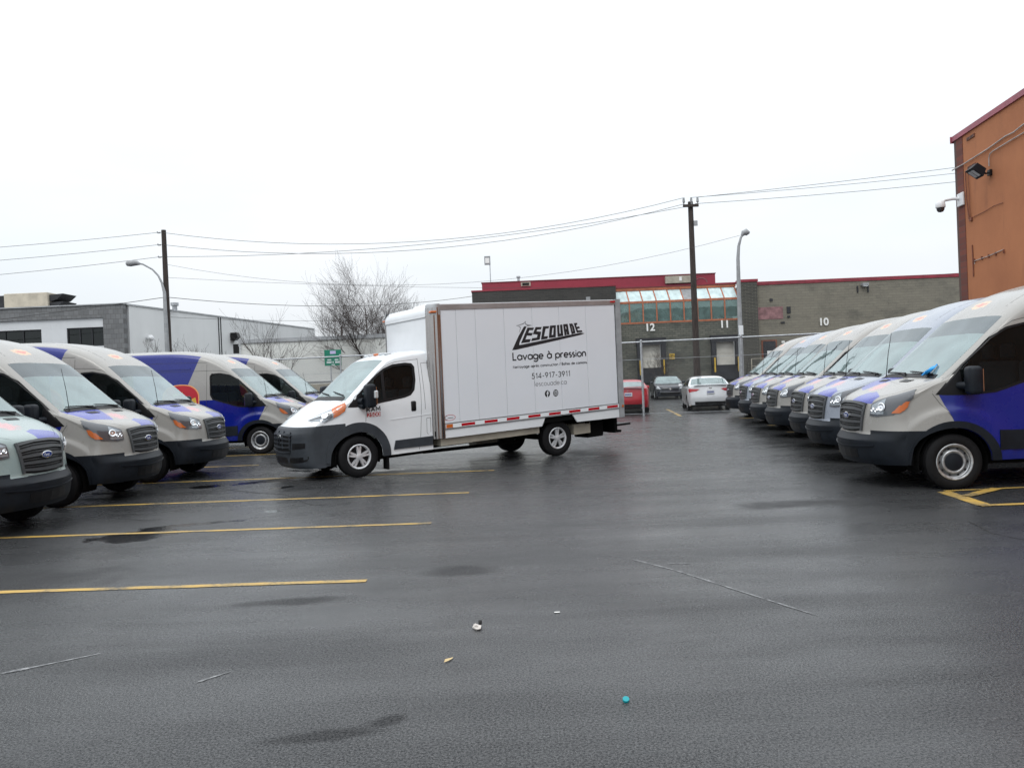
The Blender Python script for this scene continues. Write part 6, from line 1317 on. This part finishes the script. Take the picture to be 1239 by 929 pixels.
LOGO = {"L": [[-3.5701, 2.5069], [-3.5947, 2.5326], [-3.6396, 2.5335], [-3.6159, 2.4899], [-3.4678, 2.2448], [-3.4492, 2.194], [-3.4475, 2.16], [-5.0221, 2.3331], [-5.1204, 2.322], [-5.0402, 2.301], [-3.3675, 2.0834], [-3.2882, 2.0823], [-3.4517, 2.3494]], "E": [[-3.6742, 2.5051], [-3.8222, 2.4952], [-3.7986, 2.4603], [-3.7136, 2.4644], [-3.6725, 2.4006], [-3.7859, 2.389], [-3.7603, 2.3483], [-3.6451, 2.3573], [-3.5993, 2.2673], [-3.7308, 2.2676], [-3.7049, 2.2196], [-3.507, 2.21]], "S": [[-3.8737, 2.5048], [-4.0167, 2.5012], [-3.9928, 2.4661], [-3.9084, 2.4671], [-3.8766, 2.4175], [-3.9969, 2.4025], [-3.9527, 2.2555], [-3.7547, 2.2378], [-3.7787, 2.2814], [-3.8957, 2.2887], [-3.9214, 2.3626], [-3.8052, 2.376]], "C": [[-4.0615, 2.5113], [-4.2027, 2.5109], [-4.1898, 2.4781], [-4.1153, 2.4755], [-4.062, 2.3025], [-4.1624, 2.3048], [-4.1491, 2.2645], [-3.9985, 2.2515]], "O1": [[-4.2367, 2.5185], [-4.376, 2.5214], [-4.3638, 2.2836], [-4.1982, 2.2771]], "O2": [[-4.2891, 2.4795], [-4.3324, 2.4806], [-4.3095, 2.3276], [-4.2623, 2.3224]], "U": [[-4.4176, 2.521], [-4.4632, 2.5236], [-4.4652, 2.3395], [-4.5071, 2.3405], [-4.4975, 2.5251], [-4.5434, 2.5277], [-4.5586, 2.304], [-4.4248, 2.2926]], "A1": [[-4.5781, 2.5323], [-4.6857, 2.5353], [-4.721, 2.3219], [-4.6706, 2.3168], [-4.6569, 2.3869], [-4.6396, 2.3862], [-4.6473, 2.3118], [-4.6048, 2.3078]], "A2": [[-4.622, 2.4918], [-4.6489, 2.4922], [-4.6571, 2.4285], [-4.634, 2.4266]], "D1": [[-4.7398, 2.536], [-4.8098, 2.5391], [-4.8529, 2.4705], [-4.8814, 2.3433], [-4.791, 2.3261]], "D2": [[-4.7841, 2.4938], [-4.8035, 2.4929], [-4.8323, 2.3737], [-4.8165, 2.3682]], "F": [[-4.8606, 2.5431], [-4.935, 2.5461], [-4.9374, 2.518], [-4.9041, 2.5163], [-4.9209, 2.4627], [-4.9897, 2.4658], [-5.0001, 2.4403], [-4.9331, 2.4341], [-4.95, 2.3835], [-5.0543, 2.3831], [-5.0669, 2.359], [-4.9287, 2.3503]], "s1": [[-3.6273, 2.6459], [-3.5673, 2.5933], [-3.4003, 2.5622], [-3.4925, 2.5254], [-3.4643, 2.4229]], "s2": [[-3.6273, 2.6459], [-3.6331, 2.5815], [-3.7759, 2.5498], [-3.6673, 2.5472]]}
build_truck()

# ================================================================== PASSENGER CARS
def build_car(kind, paint, label, loc, rz, group=None):
    v = empty({'hatch': 'hatchback', 'coupe': 'coupe', 'sedan': 'sedan'}[kind], loc, rz, label=label, cat='car', group=group)
    if kind == 'hatch':
        rows = [(.80, .20, .48, .20, 2.0, 1), (.86, .40, .52, .42, 2.0, 0), (.85, .58, .50, .60, 2.0, 0), (.78, .74, .42, .76, 2.2, 0), (.45, .86, .2, .86, 2.6, 0), (0., .95, -.08, .93, 2.8, 0), (-.22, .985, -.32, .95, 3, 1),
                (-.62, 1.22, -.70, 1.16, 3.2, 0), (-.95, 1.38, -1.02, 1.28, 3.0, 1), (-1.5, 1.455, -1.52, 1.34, 2.8, 0), (-2.3, 1.43, -2.3, 1.32, 2.8, 0), (-2.85, 1.36, -2.8, 1.25, 3, 1), (-3.2, 1.02, -3.1, .98, 3, 1), (-3.35, .92, -3.15, .90, 3, 1), (-3.38, .6, -3.2, .6, 2.5, 0), (-3.33, .28, -3.15, .28, 2.5, 0)]
        i1, wsr, rw, wb, hw, win = 13, (6, 8), (11, 12), -2.63, .90, [(-.50, .985), (-1.02, 1.26), (-1.6, 1.325), (-2.3, 1.30), (-2.75, 1.20), (-2.85, 1.03), (-2.2, .985)]
    else:
        cp = kind == 'coupe'; dz = -.03 if cp else 0
        rows = [(.85, .22, .50, .22, 2.0, 1), (.91, .42, .54, .44, 2.0, 0), (.88, .58, .50, .60, 2.0, 0), (.76, .70, .40, .71, 2.2, 0), (.40, .84, .15, .83, 2.6, 0), (-.1, .93, -.15, .91, 2.8, 0), (-.30, .96, -.40, .93, 3, 1),
                (-.75, 1.2 + dz, -.83, 1.15 + dz, 3.2, 0), (-1.12, 1.37 + dz, -1.18, 1.28 + dz, 3.0, 1), (-1.6, 1.435 + dz, -1.62, 1.34 + dz, 2.6, 0), (-2.2, 1.41 + dz, -2.2, 1.31 + dz, 2.6, 0), (-2.55, 1.34 + dz, -2.55, 1.24 + dz, 2.8, 1), (-3.12, 1.10, -3.02, 1.02, 3, 1),
                (-3.40, 1.075, -3.22, .995, 2.8, 0), (-3.60, 1.06, -3.38, .975, 2.6, 1), (-3.62, .98, -3.42, .93, 2.3, 0), (-3.69, .72, -3.46, .72, 2.1, 0), (-3.72, .52, -3.48, .52, 2.1, 0), (-3.66, .26, -3.42, .26, 2.2, 0)]
        i1, wsr, rw, wb, hw, win = 14, (6, 8), (11, 12), -2.70, .89, [(-.60, .975), (-1.15, 1.25 + dz), (-1.65, 1.315 + dz), (-2.2, 1.29 + dz), (-2.6, 1.20 + dz), (-2.9, 1.04), (-2.6, .985)]
    def Wf(x, z):
        w = hw - .235 * max(0, (z - .93) / .42) ** 1.15 - .04 * max(0, (.45 - z) / .25)
        if x > 0: w -= .13 * (x / .55) ** 2
        if x < wb: w -= .09 * ((wb - x) / .8) ** 2
        return max(.3, w)
    b = Body(rows, 3, i1, Wf, lambda x: .22, (0., wb), .355, .325, sub=3, nv=18); lay = b.lay
    SIDE = lambda sgn: (lambda f: f.calc_center_median().y * sgn > .35 and abs(f.normal.y) > .35)
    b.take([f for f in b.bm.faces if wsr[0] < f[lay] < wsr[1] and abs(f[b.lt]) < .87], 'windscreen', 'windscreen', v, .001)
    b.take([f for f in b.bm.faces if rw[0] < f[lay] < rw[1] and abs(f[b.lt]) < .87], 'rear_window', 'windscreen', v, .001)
    for sg in (1, -1):
        b.take(b.cut(win, SIDE(sg)), 'side_window', 'side_glass', v, -.008); b.ring([(x, sg * .8, z) for x, z in win], .02, .01, .003).build('window_seal', 'dark_trim', v, smooth=50)
        b.band(pl((-1.62, sg * .8, 1.0), (-1.66, sg * .7, 1.30)), pl((-1.74, sg * .8, 1.0), (-1.74, sg * .7, 1.30)), .004, 5, 1, skirt=0).build('door_pillar', 'dark_trim', v)
        MB().add(*bevel_box((-.72, min(sg * .90, sg * 1.06), .96), (-.56, max(sg * .90, sg * 1.06), 1.10), .04)).build('door_mirror', paint, v, smooth=50)
        b.band(pl((.68, sg * .62, .73), (.45, sg * .74, .77)) if kind != 'x' else None, pl((.78, sg * .56, .62), (.50, sg * .80, .66)), .008, 10, 4, skirt=.01).build('headlight', 'clear_lens', v, smooth=50)
        if kind == 'hatch': b.band(pl((-3.24, sg * .78, .93), (-3.34, sg * .55, .93)), pl((-3.28, sg * .80, .76), (-3.38, sg * .55, .76)), .008, 6, 3).build('tail_light', 'red_lens', v)
        elif kind == 'sedan': b.band(pl((-3.30, sg * .83, .93), (-3.50, sg * .74, .925), (-3.62, sg * .42, .90)), pl((-3.20, sg * .85, .86), (-3.47, sg * .80, .78), (-3.62, sg * .55, .82)), .010, 16, 4, skirt=.01).build('tail_light', 'red_lens', v, smooth=50)
        else: b.band(pl((-3.34, sg * .82, .92), (-3.52, sg * .72, .92), (-3.63, sg * .50, .90)), pl((-3.36, sg * .84, .72), (-3.54, sg * .74, .72), (-3.66, sg * .50, .74)), .010, 14, 4, skirt=.01).build('tail_light', 'red_lens', v, smooth=50)
        sm = MB()
        for x in (-.62, -1.68, -2.55 if kind != 'coupe' else -2.2): a = [Vector((x, sg * .9, z)) for z in (.95, .6, .3)]; b.band(a, [q + Vector((.008, 0, 0)) for q in a], .001, 8, 1, sm, skirt=0)
        sm.build('panel_gap', 'seam', v)
    # lower black parts, plate, grille
    if kind == 'hatch':
        b.band(pl((.80, .50, .64), (.84, 0, .66), (.80, -.50, .64)), pl((.82, .50, .58), (.86, 0, .585), (.82, -.50, .58)), .006, 12, 2).build('grille', 'dark_trim', v)
        b.band(pl((.78, .60, .42), (.88, 0, .42), (.78, -.60, .42)), pl((.76, .60, .28), (.86, 0, .27), (.76, -.60, .28)), .006, 12, 2).build('lower_intake', 'dark_trim', v)
        b.band(pl((.78, .62, .455), (.88, 0, .455), (.78, -.62, .455)), pl((.78, .62, .435), (.88, 0, .435), (.78, -.62, .435)), .012, 12, 1).build('bright_strip', 'lamp_grey', v)
        c, nn = b.snap((.86, 0, .625), .02); e = MB().revolve([(.05, 0), (.065, .01), (.05, .012), (.001, .006)], 18); e.v = [(c.x + p[1], c.y + p[0], c.z + p[2]) for p in e.v]; em = e.build('emblem', 'chrome', v)
        m = MB(); stroke_text(m, 'v', .035, .010, lambda u, w_, k: (c.x + .014, .018 - u * 1.2 , c.z + .005 + w_)); m.build('emblem_mark', 'dark_trim', em)
    else:
        b.band(pl((-3.60, .62, .40), (-3.70, 0, .40), (-3.60, -.62, .40)), pl((-3.58, .62, .27), (-3.66, 0, .27), (-3.58, -.62, .27)), .008, 14, 3).build('lower_valance', 'dark_trim', v)
        z0 = .80 if kind == 'coupe' else .78; p = MB().box((-3.735, -.155, z0 - .075), (-3.70, .155, z0 + .075)).build('number_plate', 'plate', v, fix=True)
        m = MB(); x = -.12
        for w_ in (.035, .03, .035, .03, .03, .035): m.box((-3.738, x, z0 - .035), (-3.7355, x + w_, z0 + .03)); x += w_ + .011
        m.build('plate_marks', 'plate_ink', p, fix=True)['kind'] = 'stuff'
        c, nn = b.snap((-3.62, 0, .93), .012); e = MB()
        if kind == 'coupe':
            for a_ in (((-.045, -.03), (-.03, .04)), ((.045, -.03), (.03, .04))): e.tube([(c.x, a_[0][0], c.z + a_[0][1]), (c.x, a_[1][0], c.z + a_[1][1])], .009, 6)
            e.tube([(c.x, -.04, c.z), (c.x, .04, c.z)], .008, 6); MB().add(*bevel_box((-3.68, -.68, 1.075), (-3.50, .68, 1.10), .01)).build('spoiler', paint, v, smooth=40)
            b.band(pl((-3.66, .42, .86), (-3.66, -.42, .86)), pl((-3.68, .42, .72), (-3.68, -.42, .72)), .003, 8, 2, skirt=0).build('plate_recess', 'dark_trim', v) if False else None
        else: e.add(*bevel_box((c.x - .006, -.05, c.z - .025), (c.x + .006, .05, c.z + .025), .005)); MB().add(*bevel_box((-3.66, -.66, 1.055), (-3.52, .66, 1.075), .008)).build('boot_lip', paint, v, smooth=40)
        e.build('emblem', 'chrome', v); MB().tube([(-3.60, -.55, .24), (-3.78, -.55, .24)], .035, 10).build('exhaust_tip', 'chrome', v)
    b.finish('body', paint, v)
    MB().box((wb - .7, -.72, .17), (.6, .72, .40)).build('underbody', 'underbody', v, fix=True); wheel_well(v, 0, .35, .325, .5, .82); wheel_well(v, wb, .35, .325, .5, .82)
    MB().add(*bevel_box((-.6, -.65, .6), (-.25, .65, .93), .05)).build('dashboard', 'interior_dark', v)
    for y in (.38, -.38): s_ = MB().add(*bevel_box((-1.55, y - .24, .5), (-1.05, y + .24, .72), .05)).build('seat', 'seat_grey', v); MB().add(*bevel_box((-1.68, y - .24, .65), (-1.54, y + .24, 1.18), .05)).build('seat_back', 'seat_grey', s_)
    MB().add(*bevel_box((-2.6, -.6, .5), (-2.45, .6, 1.02), .05)).build('rear_seat', 'seat_grey', v)
    for x in (0, wb):
        for sg in (1, -1): wheel(v, x, sg * .775, .325, .20, .205, 'plain', sg)
    return v
HD = 90 - 7
def rear_at(x, y, hd, L=3.7): h = R(hd); return (x + math.cos(h) * L, y + math.sin(h) * L, 0)
civ = build_car('coupe', 'car_red', 'red coupe beyond the fence, rear end towards the lot beside the truck box', rear_at(4.75, 32.2, 84), R(84))
sed = build_car('sedan', 'car_white', 'white sedan beyond the fence, rear end seen beside the farthest right van', rear_at(8.05, 31.9, 82), R(82))
glf = build_car('hatch', 'car_navy', 'dark navy hatchback facing the lot between the red coupe and white sedan', (9.62, 48.3, 0), R(-95))
c = copy_tree(sed); c.location = (3.6, 40.5, 0); c.rotation_euler = (0, 0, R(84)); c.scale = (1.05, 1.08, 1.38); c.name = 'minivan'; c['label'] = 'white vehicle almost hidden between the truck box and the red coupe'
c = copy_tree(glf); c.location = (-13.2, 40.2, 0); c.rotation_euler = (0, 0, R(-20)); c.scale = (1, 1, 1.14); c['label'] = 'dark car beyond the fence under the green road sign'
c = copy_tree(sed); c.location = (-9.7, 37.5, 0); c.rotation_euler = (0, 0, R(188)); c.name = 'sedan'; c['label'] = 'white car beyond the fence, just left of the truck windscreen'

# ================================================================== LITTER
def litter():
    rnd = random.Random(3)
    def crumple(name, n, r, h, mat, loc, label, cat):
        bm = bmesh.new(); bmesh.ops.create_icosphere(bm, subdivisions=2, radius=1)
        for v in bm.verts: k = rnd.uniform(.6, 1.15); v.co = Vector((v.co.x * r[0] * k, v.co.y * r[1] * k, max(0, v.co.z * h * k + h * .5)))
        me = bpy.data.meshes.new(name); bm.to_mesh(me); bm.free(); me.materials.append(M[mat]); o = bpy.data.objects.new(name, me); COL.objects.link(o); o.location = loc; o.rotation_euler = (0, 0, rnd.uniform(0, 3)); return tag(o, label=label, cat=cat)
    crumple('crumpled_paper', 2, (.045, .03), .022, 'paper', (-.30, 5.24, 0), 'pale crumpled paper scrap lying on the open asphalt', 'litter')
    crumple('dark_scrap', 2, (.013, .012), .02, 'black_bit', (-.283, 5.29, .012), 'tiny black scrap touching the crumpled paper', 'litter')
    l = MB().add([(0, 0, .002), (.03, .012, .010), (.07, .006, .004), (.095, 0, .002), (.07, -.012, .003), (.03, -.012, .004), (.045, 0, .0055)], [(0, 6, 1), (1, 6, 2), (2, 6, 3), (3, 6, 4), (4, 6, 5), (5, 6, 0)]); o = l.build('dry_leaf', 'leaf_dry'); o.location = (-.47, 4.62, .004); o.rotation_euler = (0, 0, R(60)); tag(o, label='small dry yellow leaf near the crumpled paper', cat='leaf')
    m = MB(); n = 16; m.tube([(0, 0, 0), (0, 0, .013), (0, 0, .0135)], [.017, .017, .012], n); o = m.build('bottle_cap', 'teal_plastic', smooth=40); o.location = (.51, 3.97, .003); o.rotation_euler = (R(25), 0, 0); o.location.z = .006; tag(o, label='small teal bottle cap alone on the near asphalt', cat='bottle cap')
    o = MB().add(*bevel_box((-.02, -.008, 0), (.02, .008, .003), .001)).build('paper_strip', 'number_white'); o.location = (.25, 5.52, .003); tag(o, label='tiny white paper strip in front of the truck', cat='litter')
litter()
